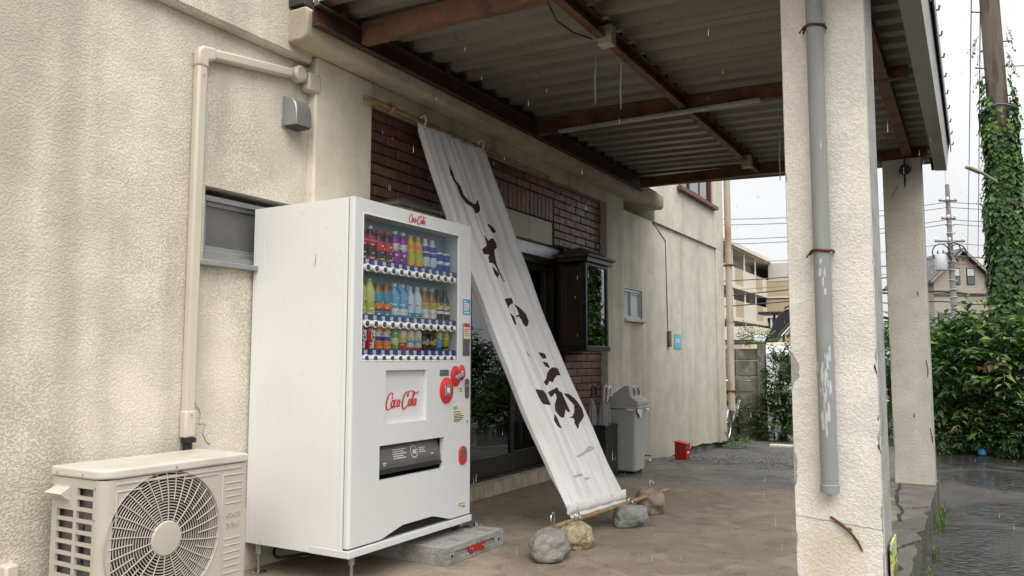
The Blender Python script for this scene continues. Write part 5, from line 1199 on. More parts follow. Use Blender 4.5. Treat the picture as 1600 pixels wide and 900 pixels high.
# the brush print, woven cell by cell: row: first cell - last cell (g: faded grey)
PRINT = {}
for row_ in MARKS.split(';'):
    j, rs = row_.split(':'); PRINT[int(j)] = [(*map(int, r.rstrip('g').split('-')), 2 if r.endswith('g') else 1) for r in rs.split(',')]
TL, TR, BR, BL = Vector((-3.225, 4.263, 2.713)), Vector((-3.225, 5.153, 2.718)), Vector((-2.105, 5.225, .13)), Vector((-2.192, 4.533, .13))
def bpos(u, v):
    p = (TL.lerp(TR, u)).lerp(BL.lerp(BR, u), v)
    nrm = Vector((.92, 0, .39))
    a = .034-.014*v
    f = a*math.sin(u*44+2.2*math.sin(u*5+.5)+.9*math.sin(v*2.2)+.6)*(.65+.35*math.sin(u*9+1))+.006*math.sin(u*101+v*3)*(1-.5*v)+.014*math.sin(u*12.5+v*2+2)+.004*math.sin(v*23+u*9)*math.sin(v*7+2)
    if v > .9: f *= max(.06, (1-v-.012)/.088)
    if v < .02: f *= v/.02*.8+.2
    edge = .012*math.sin(v*9)*(1 if u > .5 else -.6)*abs(2*u-1)**3
    sag = -.05*math.sin(math.pi*v)
    return p+nrm*(f+sag)+Vector((0, edge, 0))
NU, NV = 230, 720
Tb = thing('cloth_banner', 'long white cloth banner with brown brush lettering slanting from the eaves to the ground', 'banner', (-2.15, 4.88, .13))
m = MB(); vs = [bpos(i/NU, j/NV) for j in range(NV+1) for i in range(NU+1)]; m.v = [tuple(v) for v in vs]
for j in range(NV):
    kinds = [0]*NU
    for i0, i1, k in PRINT.get(j, []): kinds[i0:i1] = [k]*(i1-i0)
    for i in range(NU):
        a = j*(NU+1)+i; m.f.append((a, a+1, a+NU+2, a+NU+1))
    m.m += kinds
o = build(m, 'cloth', ['banner_cloth', 'banner_print', 'banner_fade'], Tb, smooth=180)
m = MB(); ha, hb_ = bpos(0, .985), bpos(1, .985); vs = []; hk = 40
for i in range(hk+1):
    p = ha.lerp(hb_, i/hk); w_ = .006*math.sin(i*.55)+.004*math.sin(i*1.7)
    for dx, dz in ((.006, .050), (.012, .045), (.014+w_*.5, .012), (.014+w_*.4, -.010), (.002, -.018), (-.010, -.010), (-.008, .030)): vs.append(p+Vector((dx+w_*.3, 0, dz+w_*.15)))
m.add(vs, [(i*7+j, i*7+(j+1) % 7, (i+1)*7+(j+1) % 7, (i+1)*7+j) for i in range(hk) for j in range(7)]+[tuple(range(7)), tuple(range(hk*7, hk*7+7))])
build(m, 'hem', 'hem_stain', Tb, smooth=60)
for u in (.10, .93):
    p = bpos(u, 0); m = MB(); m.tube([p+Vector((.02, -.01, -.03)), p+Vector((.03, 0, .02)), p+Vector((.01, .01, .065)), p+Vector((-.02, .01, .05)), p+Vector((-.025, 0, 0))], .007, 6); build(m, 'tie', 'white_plastic', Tb, smooth=60)
def bamboo(p0, p1, r, label, seed):
    q = random.Random(seed); p0, p1 = Vector(p0), Vector(p1); L_ = (p1-p0).length; n = max(3, int(L_/.19)); pts = []; rs = []
    for i in range(n):
        for t, k in ((0, 1.22), (.06, 1.0), (.5, .96), (.94, 1.0)): pts.append(p0.lerp(p1, (i+t)/n)); rs.append(r*k*(1-.15*(i/n)))
    pts.append(p1); rs.append(r*.95)
    m = MB(); m.tube(pts, rs, 12); return single(m, 'bamboo_pole', 'bamboo', label, 'bamboo pole', p0, 'bamboo poles of the banner', smooth=60)
bamboo((-3.235, 3.77, 2.735), (-3.235, 6.25, 2.722), .019, 'brown bamboo pole hung under the eaves that the banner hangs from', 1)
bamboo((-2.185, 4.185, .125), (-2.035, 5.84, .135), .0165, 'weathered bamboo pole resting on the stones at the foot of the banner', 2)
for y in (3.98, 4.05): 
    pass
m = MB(); m.tube([(-3.235+.03*math.cos(t), 4.02+.01*math.sin(3*t), 2.735+.03*math.sin(t)) for t in [2*math.pi*i/16*2.0 for i in range(17)]], .012, 6); single(m, 'rope_knot', 'bamboo', 'brown rope wound round the upper bamboo pole', 'rope', (-3.235, 4.02, 2.70), smooth=60)
def rock(loc, dims, mat_, label, seed, rz=0, power=2.4):
    bm = bmesh.new(); bmesh.ops.create_icosphere(bm, subdivisions=5, radius=1); off = Vector((seed*3.7, seed*1.3, seed*7.1))
    for v in bm.verts:
        d = v.co.normalized(); k = (abs(d.x)**power+abs(d.y)**power+abs(d.z)**power)**(-1/power)
        n1 = mnoise.noise(d*1.1+off)*.22+mnoise.noise(d*2.3+off)*.10+mnoise.noise(d*7+off)*.022+mnoise.noise(d*17+off)*.010
        p = d*k*(1+n1); p.z = max(p.z, -.80+.03*mnoise.noise(d*5+off)); v.co = p
    xs = [[v.co[i] for v in bm.verts] for i in range(3)]; mn = [min(a) for a in xs]; mx_ = [max(a) for a in xs]
    for v in bm.verts: v.co = Vector(((v.co.x-(mn[0]+mx_[0])/2)/(mx_[0]-mn[0])*dims[0], (v.co.y-(mn[1]+mx_[1])/2)/(mx_[1]-mn[1])*dims[1], (v.co.z-mn[2])/(mx_[2]-mn[2])*dims[2]-.004))
    me = bpy.data.meshes.new('stone'); bm.to_mesh(me); bm.free(); me.materials.append(MATS[mat_]); me.shade_smooth()
    t = thing('weight_stone', label, 'stone', loc, rz, 'stones holding down the banner'); link('stone', me, t); return t
s1 = rock((-2.10, 4.06, 0), (.24, .295, .160), 'rock_grey', 'angular grey stone nearest the camera at the left foot of the banner', 3, R(20))
s2 = rock((-2.08, 4.37, 0), (.20, .235, .150), 'rock_tan', 'pitted cream stone just right of the big grey one', 5, R(10))
s3 = rock((-2.03, 5.10, 0), (.20, .245, .145), 'rock_green', 'smooth greenish grey stone under the right corner of the banner', 8, R(-30), 2.2)
s4 = rock((-2.08, 5.60, 0), (.22, .245, .185), 'rock_brown', 'brown stone farthest from the camera with a hook standing on top', 13, R(15), 2.1)
def hook(par, p, h, r, tilt):
    m = MB(); p = Vector(p); pts = [p, p+Vector((0, 0, h*.5))]+[p+Vector((.002*i, tilt*(r-r*math.cos(R(a))), h*.5+r*math.sin(R(a)))) for i, a in enumerate(range(20, 270, 25))]
    m.tube(pts, .0045, 7); build(m, 'wire_hook', 'chrome', par, smooth=60)
hook(s1, (-2.14, 4.20, .165), .06, .034, -1); hook(s2, (-2.14, 4.47, .13), .05, .022, 1); hook(s3, (-2.08, 5.18, .12), .05, .02, 1); hook(s4, (-2.08, 5.60, .175), .08, .014, 1)

# ------------------------------------------------------------------ waste bin, umbrella stand, red box
T = thing('waste_bin', 'grey plastic bottle bin with two round holes in its sloping hood', 'bin', (-3.06, 7.53, 0))
m = MB(); x0, x1, y0, y1 = -3.235, -2.885, 7.385, 7.645
def taper(z, g): return [(x0-g*.3, y0-g, z), (x1+g, y0-g, z), (x1+g, y1+g, z), (x0-g*.3, y1+g, z)]
m.add(taper(.018, 0)+taper(.625, .022), [(3, 2, 1, 0), (4, 5, 6, 7), (0, 1, 5, 4), (1, 2, 6, 5), (2, 3, 7, 6), (3, 0, 4, 7)]); build(m, 'bin_body', 'bin_grey', T, bevel=.028, seg=4)
build(boxes((x0+.03, x1-.02, y0+.03, y1-.03, .0, .017)), 'bin_foot', 'black_plastic', T)
hp = [(-3.25, .64), (-3.25, .715), (-3.14, .745), (-3.06, .80), (-2.99, .845), (-2.955, .852), (-2.935, .845), (-2.915, .742), (-2.842, .700), (-2.842, .66), (-2.85, .64)]
m = MB(); m.prism(hp, 1, y0-.015, y1+.015); build(m, 'hood', 'bin_grey', T, bevel=.014, seg=3)
build(boxes((-3.262, -2.838, y0-.034, y1+.034, .626, .648)), 'rim', 'bin_grey', T, bevel=.008)
d = Vector((-.020, 0, .103)).normalized(); nn = Vector((d.z, 0, -d.x))
for y in (7.455, 7.575):
    c = Vector((-2.9235, y, .792)); m = MB(); k = 26
    o_ = [c+nn*.004+d*(.050*math.sin(2*math.pi*i/k))+Vector((0, .045*math.cos(2*math.pi*i/k), 0)) for i in range(k)]; i_ = [c+nn*.007+d*(.038*math.sin(2*math.pi*i/k))+Vector((0, .033*math.cos(2*math.pi*i/k), 0)) for i in range(k)]
    b_ = [c-nn*.0+d*(.052*math.sin(2*math.pi*i/k))+Vector((0, .047*math.cos(2*math.pi*i/k), 0)) for i in range(k)]
    m.add(b_+o_+i_, [(i, (i+1) % k, k+(i+1) % k, k+i) for i in range(k)]+[(k+i, k+(i+1) % k, 2*k+(i+1) % k, 2*k+i) for i in range(k)]); rg2 = build(m, 'hole_rim', 'bin_light', T, smooth=50)
    m = MB(); m.add([c+nn*.0062+d*(.0385*math.sin(2*math.pi*i/k))+Vector((0, .0335*math.cos(2*math.pi*i/k), 0)) for i in range(k)], [tuple(range(k))]); build(m, 'hole', 'black_plastic', rg2)
sd2 = Vector((.073, 0, -.042)).normalized(); sn = Vector((.042, 0, .073)).normalized(); c = Vector((-2.878, 7.515, .7215))
m = MB(); a, b = sd2*.028, Vector((0, .095, 0)); m.add([c+sn*.003-a-b, c+sn*.003+a-b, c+sn*.003+a+b, c+sn*.003-a+b, c-sn*.01-a-b, c-sn*.01+a-b, c-sn*.01+a+b, c-sn*.01-a+b], [(0, 1, 2, 3), (0, 4, 5, 1), (1, 5, 6, 2), (2, 6, 7, 3), (3, 7, 4, 0)]); pl = build(m, 'label_plate', 'bin_light', T)
m = MB(); m.add([c+sn*.0042+sd2*(.017*math.sin(t)*(1+.25*math.sin(5*t)))+Vector((0, .062*math.cos(t), 0)) for t in [2*math.pi*i/24 for i in range(24)]], [tuple(range(24))]); build(m, 'label_print', 'red_plastic', pl)
m = MB(); vs = []
for i in range(13):
    t = i/12; y = y0-.03+(y1-y0+.06)*t; zz2 = .60-.02*math.sin(t*7)-.045*max(0, 1-abs(t-.25)/.25); vs += [(-2.848, y, .63), (-2.845+.008*math.sin(t*9), y, zz2)]
m.add(vs, [(2*i, 2*i+1, 2*i+3, 2*i+2) for i in range(12)]); 
vs = []
for i in range(9):
    t = i/8; x = -2.86-.10*t; vs += [(x, y0-.0385, .63), (x, y0-.040, .618-.012*math.sin(math.pi*t))]
m.add(vs, [(2*i, 2*i+1, 2*i+3, 2*i+2) for i in range(8)]); build(m, 'bag_edge', 'white_plastic', T, smooth=60)

T = thing('umbrella_stand', 'black open box umbrella stand on the ground in front of the grey bin', 'umbrella stand', (-3.15, 7.12, 0))
m = MB(); x0, x1, y0, y1 = -3.29, -3.02, 6.98, 7.27
for bx in ((x0, x1, y0, y0+.012, .0, .47), (x0, x1, y1-.012, y1, 0, .47), (x0, x0+.012, y0+.012, y1-.012, 0, .47), (x1-.012, x1, y0+.012, y1-.012, 0, .47), (x0+.012, x1-.012, y0+.012, y1-.012, .01, .02)): m.box(*bx)
build(m, 'box', 'black_plastic', T); m = MB(); frame_x(m, 0, .02, 0, 1, 0, 1, .1) if False else [m.box(*b) for b in ((x0-.008, x1+.008, y0-.008, y0+.018, .471, .488), (x0-.008, x1+.008, y1-.018, y1+.008, .471, .488), (x0-.008, x0+.018, y0+.018, y1-.018, .471, .488), (x1-.018, x1+.008, y0+.018, y1-.018, .471, .488))]
build(m, 'stand_rim', 'black_plastic', T, bevel=.004)
def umbrella(x, y, hm, fold, label, lean, rz, h=.80):
    t = thing('umbrella', label, 'umbrella', (x, y, .03), rz, 'umbrellas in the black stand'); dx, dy = lean
    P = lambda s: Vector((x+dx*s, y+dy*s, .03+s*h))
    m = MB(); m.tube([P(0), P(.9)], .005, 8); build(m, 'shaft', 'chrome', t)
    m = MB(); top = P(.9); rr_ = .046; pts = [P(.82), P(.9)]+[top+Vector((0, rr_-rr_*math.cos(R(a)), rr_*1.1*math.sin(R(a)))) for a in range(15, 200, 15)]; pts.append(pts[-1]+Vector((0, 0, -.03)))
    m.tube(pts, .0115, 10); build(m, 'handle', hm, t, smooth=60)
    m = MB(); n = 16; zs2 = [0.05, .15, .35, .6, .74, .80]; rs = [.012, .026, .036, .042, .028, .012]; vs = []
    for s_, r_ in zip(zs2, rs):
        for k in range(n): a = 2*math.pi*k/n; r2 = r_*(1.15 if k % 2 else .85); p = P(s_); vs.append((p.x+r2*math.cos(a), p.y+r2*math.sin(a), p.z))
    m.add(vs, [(i*n+k, i*n+(k+1) % n, (i+1)*n+(k+1) % n, (i+1)*n+k) for i in range(5) for k in range(n)]); build(m, 'folded_cover', fold, t, smooth=50)
umbrella(-3.08, 7.03, 'bin_light', 'vinyl', 'clear vinyl umbrella with grey handle standing in the black stand', (.02, .02), R(10), .86)
umbrella(-3.16, 7.02, 'black_plastic', 'vinyl', 'umbrella with a black crook handle, leftmost in the stand', (.0, -.03), R(-160), .86)
umbrella(-3.13, 7.18, 'white_plastic', 'vinyl', 'umbrella with a white crook handle, nearest the bin', (.03, .06), R(20), .84)

T = thing('red_box', 'small red metal box with a sloping lid on the gravel against the wall', 'box', (-3.02, 9.2, gz(-3, 9.2)))
gx0, gx1, gy0, gy1, g0 = -3.095, -2.955, 9.17, 9.325, gz(-3, 9.2)-.005
m = MB(); m.prism([(gx0, g0), (gx1, g0), (gx1, g0+.175), (gx0, g0+.205)], 1, gy0, gy1); build(m, 'box_body', 'red_paint', T, bevel=.006)
m = MB(); m.prism([(gx0-.004, g0+.206), (gx1+.012, g0+.1785), (gx1+.012, g0+.188), (gx0-.004, g0+.216)], 1, gy0-.008, gy1+.008); build(m, 'lid', 'red_paint', T, bevel=.003)
build(boxes((gx1+.0005, gx1+.004, gy0+.04, gy0+.11, g0+.075, g0+.095)), 'label', 'logo_white', T)
build(boxes((gx1+.0005, gx1+.006, gy0+.02, gy1-.02, g0+.128, g0+.139)), 'hasp', 'red_paint', T, bevel=.002)
m = MB(); m.tube([(gx1+.004, gy0+.08, g0+.04), (gx1+.02, gy0+.08, g0+.035), (gx1+.02, gy0+.13, g0+.035), (gx1+.004, gy0+.13, g0+.04)], .004, 6); build(m, 'latch', 'steel_leg', T)
o = single(boxes((-3.334, -3.326, 9.93, 10.20, 1.245, 1.435)), 'wall_plate', 'teal_sign', 'small turquoise plate fixed to the right-hand wall', 'sign', (-3.33, 10.06, 1.245), bevel=.002)
# the plate's pale faded print
m = MB(); m.box(-3.3258, -3.3255, 9.975, 10.15, 1.32, 1.375); pp = build(m, 'print', 'd_pale', None); pp.parent = o; pp.data.transform(Matrix.Translation(-o.location)); pp.location = (0, 0, 0)
single(boxes((-3.334, -3.30, 9.66, 9.745, 1.265, 1.465)), 'switch_box', 'plinth', 'narrow dark box on the right-hand wall left of the turquoise plate', 'switch box', (-3.32, 9.7, 1.265), bevel=.004)
# drain pipe at the far corner of the building
T = thing('drain_pipe', 'rust streaked beige drain pipe at the far corner of the building', 'downpipe', (-3.245, 12.33, .1))
m = MB(); m.lathe([(.052, .34), (.052, 1.75), (.050, 1.76), (.050, 6.5)], (-3.245, 12.33, 0), 18); build(m, 'pipe', 'pipe_rusty', T, smooth=40)
m = MB(); m.lathe([(.058, 1.68), (.058, 1.78)], (-3.245, 12.33, 0), 18); build(m, 'pipe_joint', 'pipe_rusty', T, smooth=40)
m = MB(); m.lathe([(.056, .34), (.056, .42)], (-3.245, 12.33, 0), 18); build(m, 'pipe_end', 'pipe_rusty', T, smooth=40)
for z in (.62, 2.55, 4.5): build(boxes((-3.33, -3.18, 12.27, 12.39, z, z+.022)), 'clamp', 'rust', T)

# ------------------------------------------------------------------ beyond the canopy
GZ = -.22
T = thing('precast_fence', 'stained precast concrete panel fence with a square end post', 'fence', (-3.6, 13.6, GZ))
z = GZ-.05
for k in range(6):
    h = .272 if k < 5 else .20
    b = [(-3.2, 13.62), (-3.2, 13.66), (-5.2, 13.66), (-5.2, 13.62)]
    for (xa, xb) in ((-3.50, -3.13), (-3.88, -3.512), (-4.6, -3.90)):
        m = MB(); m.box(xa, xb, 13.60+er.uniform(-.003, .003), 13.66, z+.003, z+h-.001); m.box(xa+.035, xb-.035, 13.592, 13.60, z+.03, z+h-.028); build(m, 'panel', 'fence_concrete', T, bevel=.004)
    z += h
build(boxes((-3.125, -3.01, 13.53, 13.68, GZ-.05, 1.36)), 'end_post', 'fence_concrete', T, bevel=.008)
build(boxes((-4.6, -3.0, 13.55, 13.68, 1.362, 1.40)), 'coping', 'plinth', T, bevel=.004)
# bicycle behind the corner: only its rear half shows past the pipe
T = thing('bicycle', 'bicycle parked behind the corner with its black wheel and white mudguard showing', 'bicycle', (-3.50, 12.75, GZ))
def wheel(yc):
    c = Vector((-3.45, yc, GZ+.335)); m = MB()
    m.tube([c+Vector((0, .315*math.cos(2*math.pi*i/40), .315*math.sin(2*math.pi*i/40))) for i in range(41)], .019, 8, False); t = build(m, 'tyre', 'tyre', T, smooth=60)
    m = MB(); m.tube([c+Vector((0, .292*math.cos(2*math.pi*i/40), .292*math.sin(2*math.pi*i/40))) for i in range(41)], .009, 6, False)
    for k in range(18): a = 2*math.pi*k/18; m.tube([c+Vector((0, .02*math.cos(a+1), .02*math.sin(a+1))), c+Vector((0, .29*math.cos(a), .29*math.sin(a)))], .0018, 4)
    m.lathe([(.022, -.04), (.022, .04)], c, 10, 'x'); build(m, 'rim', 'chrome', t, smooth=60)
    m = MB(); vs = []
    for i in range(15):
        a = R(20+150*i/14)
        for dx in (-.024, .024): vs.append((c.x+dx, c.y+.35*math.cos(a), c.z+.35*math.sin(a)))
    m.add(vs, [(2*i, 2*i+1, 2*i+3, 2*i+2) for i in range(14)]); build(m, 'mudguard', 'white_plastic', T, smooth=60)
wheel(12.72); wheel(13.25) if False else wheel(12.72+1.02)
x = -3.45; m = MB()
for a, b in (((x, 12.72, .115), (x, 13.12, .10)), ((x, 13.12, .10), (x, 13.0, .55)), ((x, 12.72, .115), (x, 13.02, .45)), ((x, 13.12, .1), (x, 13.55, .45)), ((x, 13.02, .45), (x, 13.53, .52)), ((x, 13.74, .115), (x, 13.50, .72))): m.tube([a, b], .016, 8)
build(m, 'frame', 'steel_leg', T); m = MB(); m.box(x-.07, x+.07, 12.88, 13.12, .56, .61); build(m, 'saddle', 'black_plastic', T, bevel=.02)
m = MB(); m.tube([(x-.26, 13.38, .76), (x-.1, 13.5, .76), (x+.1, 13.5, .76), (x+.26, 13.38, .76)], .012, 8); build(m, 'handlebar', 'chrome', T)

# ---- foliage
LEAFS = ['leaf_dark', 'leaf_mid', 'leaf_light', 'leaf_yellow', 'leaf_dry']
def leaf_at(m, p, d, nrm, ln, wd, mi):
    d = d.normalized(); s_ = d.cross(nrm)
    if s_.length < 1e-4: s_ = d.orthogonal()
    s_.normalize(); n2 = s_.cross(d); m.cur = mi
    a, b, c = p, p+d*ln-n2*ln*.18, p+d*ln*.42-n2*ln*.02
    l = p+d*ln*.42+s_*wd*.5+n2*wd*.16; r = p+d*ln*.42-s_*wd*.5+n2*wd*.16
    m.add([a, l, b, r, c], [(0, 4, 1), (4, 2, 1), (0, 3, 4), (4, 3, 2)])
def pick(q, wts):
    t = q.random()*sum(wts)
    for i, w_ in enumerate(wts):
        t -= w_
        if t <= 0: return i
    return 0
def shrub(label, base, blobs, n, ln, wts, seed, leaves=11, shoot=.42, cat='bush', name='bush', group=None, mats=None, droop=.35, trunk=True, tops=None):
    """shoots with paired leaves grown from the skins of several ellipsoid clumps; gaps are left between the clumps"""
    q = random.Random(seed); T = thing(name, label, cat, base, 0, group); B_ = Vector(base); m = MB(); tw = MB(); vol = [b[3]*b[4]*b[5] for b in blobs]
    for k in range(n):
        b = blobs[pick(q, [v**.67 for v in vol])]; c = Vector(b[:3]); rad = Vector(b[3:6])
        d = Vector((q.gauss(0, 1), q.gauss(0, 1), q.gauss(.25, 1))).normalized(); t = q.uniform(.45, 1.0)**.6
        p = B_+c+Vector((d.x*rad.x, d.y*rad.y, d.z*rad.z))*t*(1+.22*mnoise.noise(d*2.2+Vector((seed, k % 3, 0))))
        if p.z < base[2]+.02: p.z = base[2]+.02+abs(q.gauss(0, .08))
        g = (d+Vector((q.gauss(0, .4), q.gauss(0, .4), .55+q.gauss(0, .3)))).normalized(); L_ = shoot*q.uniform(.5, 1.15); P = p.copy(); step = L_/leaves
        shade = t > .8 and q.random() < .5; w2 = list(wts)
        base_mi = pick(q, w2); pts = [P.copy()]
        for i in range(leaves):
            g = (g+Vector((0, 0, -droop*.16))).normalized(); P = P+g*step; pts.append(P.copy())
            sd_ = g.cross(Vector((q.gauss(0, .25), q.gauss(0, .25), 1))).normalized()*(1 if i % 2 else -1)
            ld = (sd_*.9+g*.75+Vector((0, 0, q.gauss(-.12, .22)))); l = ln*q.uniform(.65, 1.2)*(1.1-.35*abs(i/leaves-.4))
            mi = base_mi if q.random() < .72 else pick(q, w2)
            leaf_at(m, P, ld, Vector((q.gauss(0, .3), q.gauss(0, .3), 1)), l, l*.42, mi)
        if k % 3 == 0: tw.tube(pts[::3]+[pts[-1]], .004, 4, False)
    m.cur = 0; o = build(m, 'foliage', mats or LEAFS, T); o['kind'] = 'stuff'
    if trunk:
        for k in range(7):
            b = q.choice(blobs); e_ = B_+Vector(b[:3])+Vector((q.gauss(0, .3)*b[3], q.gauss(0, .3)*b[4], b[5]*.5)); s0 = B_+Vector((q.uniform(-.1, .1), q.uniform(-.1, .1), -.05)); md = s0.lerp(e_, .5)+Vector((q.gauss(0, .06), q.gauss(0, .06), .05))
            tw.tube([s0, md, e_], [.022, .015, .006], 6)
    tw.cur = 0; build(tw, 'branches', 'trunk', T)['kind'] = 'stuff'; return T
# right-hand thicket: tall loose shrub, dense low shrubs at its foot, darker mass behind
shrub('tall loose shrub with big pale drooping leaves right of the far column', (-.20, 13.55, GZ), [(-.10, 0, 1.28, .34, .4, .34), (.24, .05, 1.52, .34, .4, .34), (.05, -.1, .95, .5, .4, .5), (.62, -.05, 1.35, .3, .3, .4), (.9, 0, 1.0, .3, .3, .4)], 430, .168, (2.5, 5, 6, 1.6, .1), 21, leaves=8, shoot=.5, group='shrubs beyond the canopy', droop=.6)
shrub('low dense small-leaved shrub at the edge of the asphalt beside the far column', (-.15, 13.35, GZ), [(-.22, 0, .38, .36, .3, .34), (.15, -.05, .45, .4, .3, .36), (.0, -.1, .2, .5, .28, .2)], 620, .068, (3, 6, 2.4, .6, .2), 22, leaves=10, shoot=.26, group='shrubs beyond the canopy')
shrub('rounded dark green shrub below the ivy covered pole', (.62, 13.2, GZ), [(-.12, 0, .42, .42, .35, .42), (.3, .1, .52, .42, .35, .45), (.1, -.12, .22, .55, .3, .22)], 680, .072, (4, 5, 2.0, .5, .3), 23, leaves=10, shoot=.28, group='shrubs beyond the canopy')
shrub('dark leafy mass of shrubs standing behind the pale shrub and the pole', (.25, 14.9, GZ), [(-.4, 0, .55, .5, .4, .5), (.4, .1, .75, .6, .4, .6), (1.1, 0, .7, .6, .4, .6)], 460, .12, (7, 4, .7, .2, .1), 24, group='shrubs beyond the canopy')
shrub('leafy shrub seen in the narrow gap left of the far column', (-1.05, 14.4, GZ), [(0, 0, .9, .45, .4, .9), (-.3, .2, .5, .4, .3, .5)], 300, .10, (4, 5, 2, .5, 0), 26, group='shrubs beyond the canopy')
shrub('bushy green shrub growing against the end of the concrete fence', (-2.76, 13.62, GZ), [(0, 0, .85, .20, .22, .62), (-.03, -.05, .35, .30, .25, .40), (.16, 0, .7, .18, .2, .5)], 560, .075, (4, 5, 1.6, .5, .1), 27, leaves=10, shoot=.26, group='shrubs beyond the canopy')
shrub('straggly green weed climbing the foot of the concrete fence', (-3.28, 13.42, GZ), [(0, 0, .25, .16, .1, .22), (-.05, 0, .5, .08, .06, .15)], 70, .055, (2, 5, 3, .5, .1), 28, leaves=8, shoot=.22, name='weed', cat='weed', trunk=False)
shrub('pale creeper trailing over the top of the concrete fence', (-3.12, 13.60, 1.40), [(0, 0, .04, .22, .1, .08), (-.2, .1, .10, .12, .08, .1)], 60, .06, (0, 2, 5, 3, 0), 29, leaves=7, shoot=.2, name='creeper', cat='creeper', trunk=False)
shrub('low green weeds at the foot of the wall corner by the drain pipe', (-3.15, 12.1, gz(-3, 12.1)), [(0, 0, .05, .22, .18, .06)], 60, .05, (1, 4, 5, 1, .2), 30, leaves=6, shoot=.13, name='weed', cat='weed', trunk=False)
# grass and small weeds along the outer edge of the apron
q = random.Random(31); m = MB()
def blade(x, y, z, h, mi):
    a = q.random()*6.28; l = Vector((math.cos(a), math.sin(a), 0))*h*q.uniform(.2, .7); s_ = Vector((-math.sin(a), math.cos(a), 0))*.004; p = Vector((x, y, z)); m.cur = mi
    m.add([p-s_, p+s_, p+l*.4+Vector((0, 0, h*.65))+s_*.7, p+l*.4+Vector((0, 0, h*.65))-s_*.7, p+l+Vector((0, 0, h))], [(0, 1, 2, 3), (3, 2, 4)])
for cy, n, hh in ((7.45, 40, .16), (7.2, 14, .1), (5.6, 18, .07), (6.2, 10, .06), (8.1, 16, .08), (4.9, 12, .06)):
    for k in range(n): blade(-.31+abs(q.gauss(0, .02)), cy+q.gauss(0, .09), GZ, hh*q.uniform(.4, 1.1), q.choice((1, 1, 2, 2, 3)))
m.cur = 0; o = build(m, 'edge_grass', LEAFS); o['kind'] = 'stuff'; o['label'] = 'sparse grass tufts along the outer edge of the concrete apron'
m = MB()
for k in range(90):
    x, y = q.uniform(-.25, 1.2), q.choice((q.uniform(12.3, 13.3), q.uniform(9, 13))); a = q.random()*6.28; l = q.uniform(.025, .06); m.cur = q.choice((3, 4, 4, 4))
    d = Vector((math.cos(a), math.sin(a), 0)); s_ = Vector((-d.y, d.x, 0)); p = Vector((x, y, GZ+.004)); m.add([p, p+d*l*.5+s_*l*.3+Vector((0, 0, .006)), p+d*l, p+d*l*.5-s_*l*.3], [(0, 1, 2, 3)])
m.cur = 0; o = build(m, 'fallen_leaves', LEAFS); o['kind'] = 'stuff'; o['label'] = 'fallen leaves scattered on the wet asphalt by the shrubs'
m = MB(); m.lathe([(.03, 0), (.055, .02), (.05, .07), (.03, .10)], (.02, 13.0, GZ), 9); single(m, 'plastic_bag', 'litter_blue', 'crumpled blue plastic bag at the foot of the shrubs', 'litter', (.02, 13.0, GZ), smooth=30)
m = boxes((-2.75, -2.42, 12.55, 12.68, GZ+.02, GZ+.05)); single(m, 'wood_offcut', 'sticker_cream', 'pale board lying on the gravel near the concrete fence', 'board', (-2.6, 12.6, GZ+.02))
m = MB(); 
for k in range(5): m.lathe([(.012, 0), (.02, .01), (.012, .025)], (-3.20+q.uniform(-.06, .1), 8.46+q.uniform(-.06, .06), gz(-3.2, 8.5)), 7)
m.tube([(-3.22, 8.42, 0), (-3.18, 8.45, .06), (-3.14, 8.5, .05)], .008, 6); single(m, 'litter', 'black_plastic', 'scrap of dark rubbish at the foot of the wall behind the bin', 'litter', (-3.2, 8.46, gz(-3.2, 8.5)), smooth=40)
m = MB(); m.lathe([(.010, 0), (.022, .012), (.012, .024)], (-3.12, 8.40, .0), 8); single(m, 'crumpled_paper', 'litter_white', 'tiny crumpled white paper by the wall behind the bin', 'litter', (-3.12, 8.40, 0), smooth=40)
# hedge that closes the yard to the right; the door glass reflects it
for k in range(6):
    x, y = ((2.3, 13.9), (3.9, 13.6), (5.6, 12.6), (6.4, 10.6), (6.6, 8.4), (6.8, 6.0))[k]
    shrub(['tall hedge bush beyond the thicket right of the pole', 'hedge bush second from the pole', 'hedge bush at the turn of the yard', 'hedge bush opposite the far column', 'hedge bush opposite the door', 'hedge bush opposite the vending machine'][k], (x, y, GZ), [(0, 0, .7, .8, .7, .7), (.3, .2, 1.15, .7, .6, .55)], 430, .17, (5, 5, 1.5, .3, 0), 40+k, leaves=9, shoot=.5, cat='hedge bush', name='hedge_bush', group='hedge bushes round the yard')

# more bushes at the far side of the yard, glimpsed between the two columns
for k, (x, y) in enumerate(((-1.9, 22.0), (-.3, 23.0), (1.5, 22.5), (3.4, 21.0))):
    shrub(['far bush at the end of the yard, glimpsed between the columns', 'far bush hidden behind the far column', 'far bush behind the ivy pole', 'far bush behind the hedge right of the ivy pole'][k], (x, y, GZ), [(0, 0, .9, 1.0, .7, .8), (.4, .2, 1.5, .7, .6, .6)], 150, .30, (4, 5, 2, .4, 0), 60+k, leaves=8, shoot=.7, cat='hedge bush', name='hedge_bush', group='far bushes at the end of the yard')

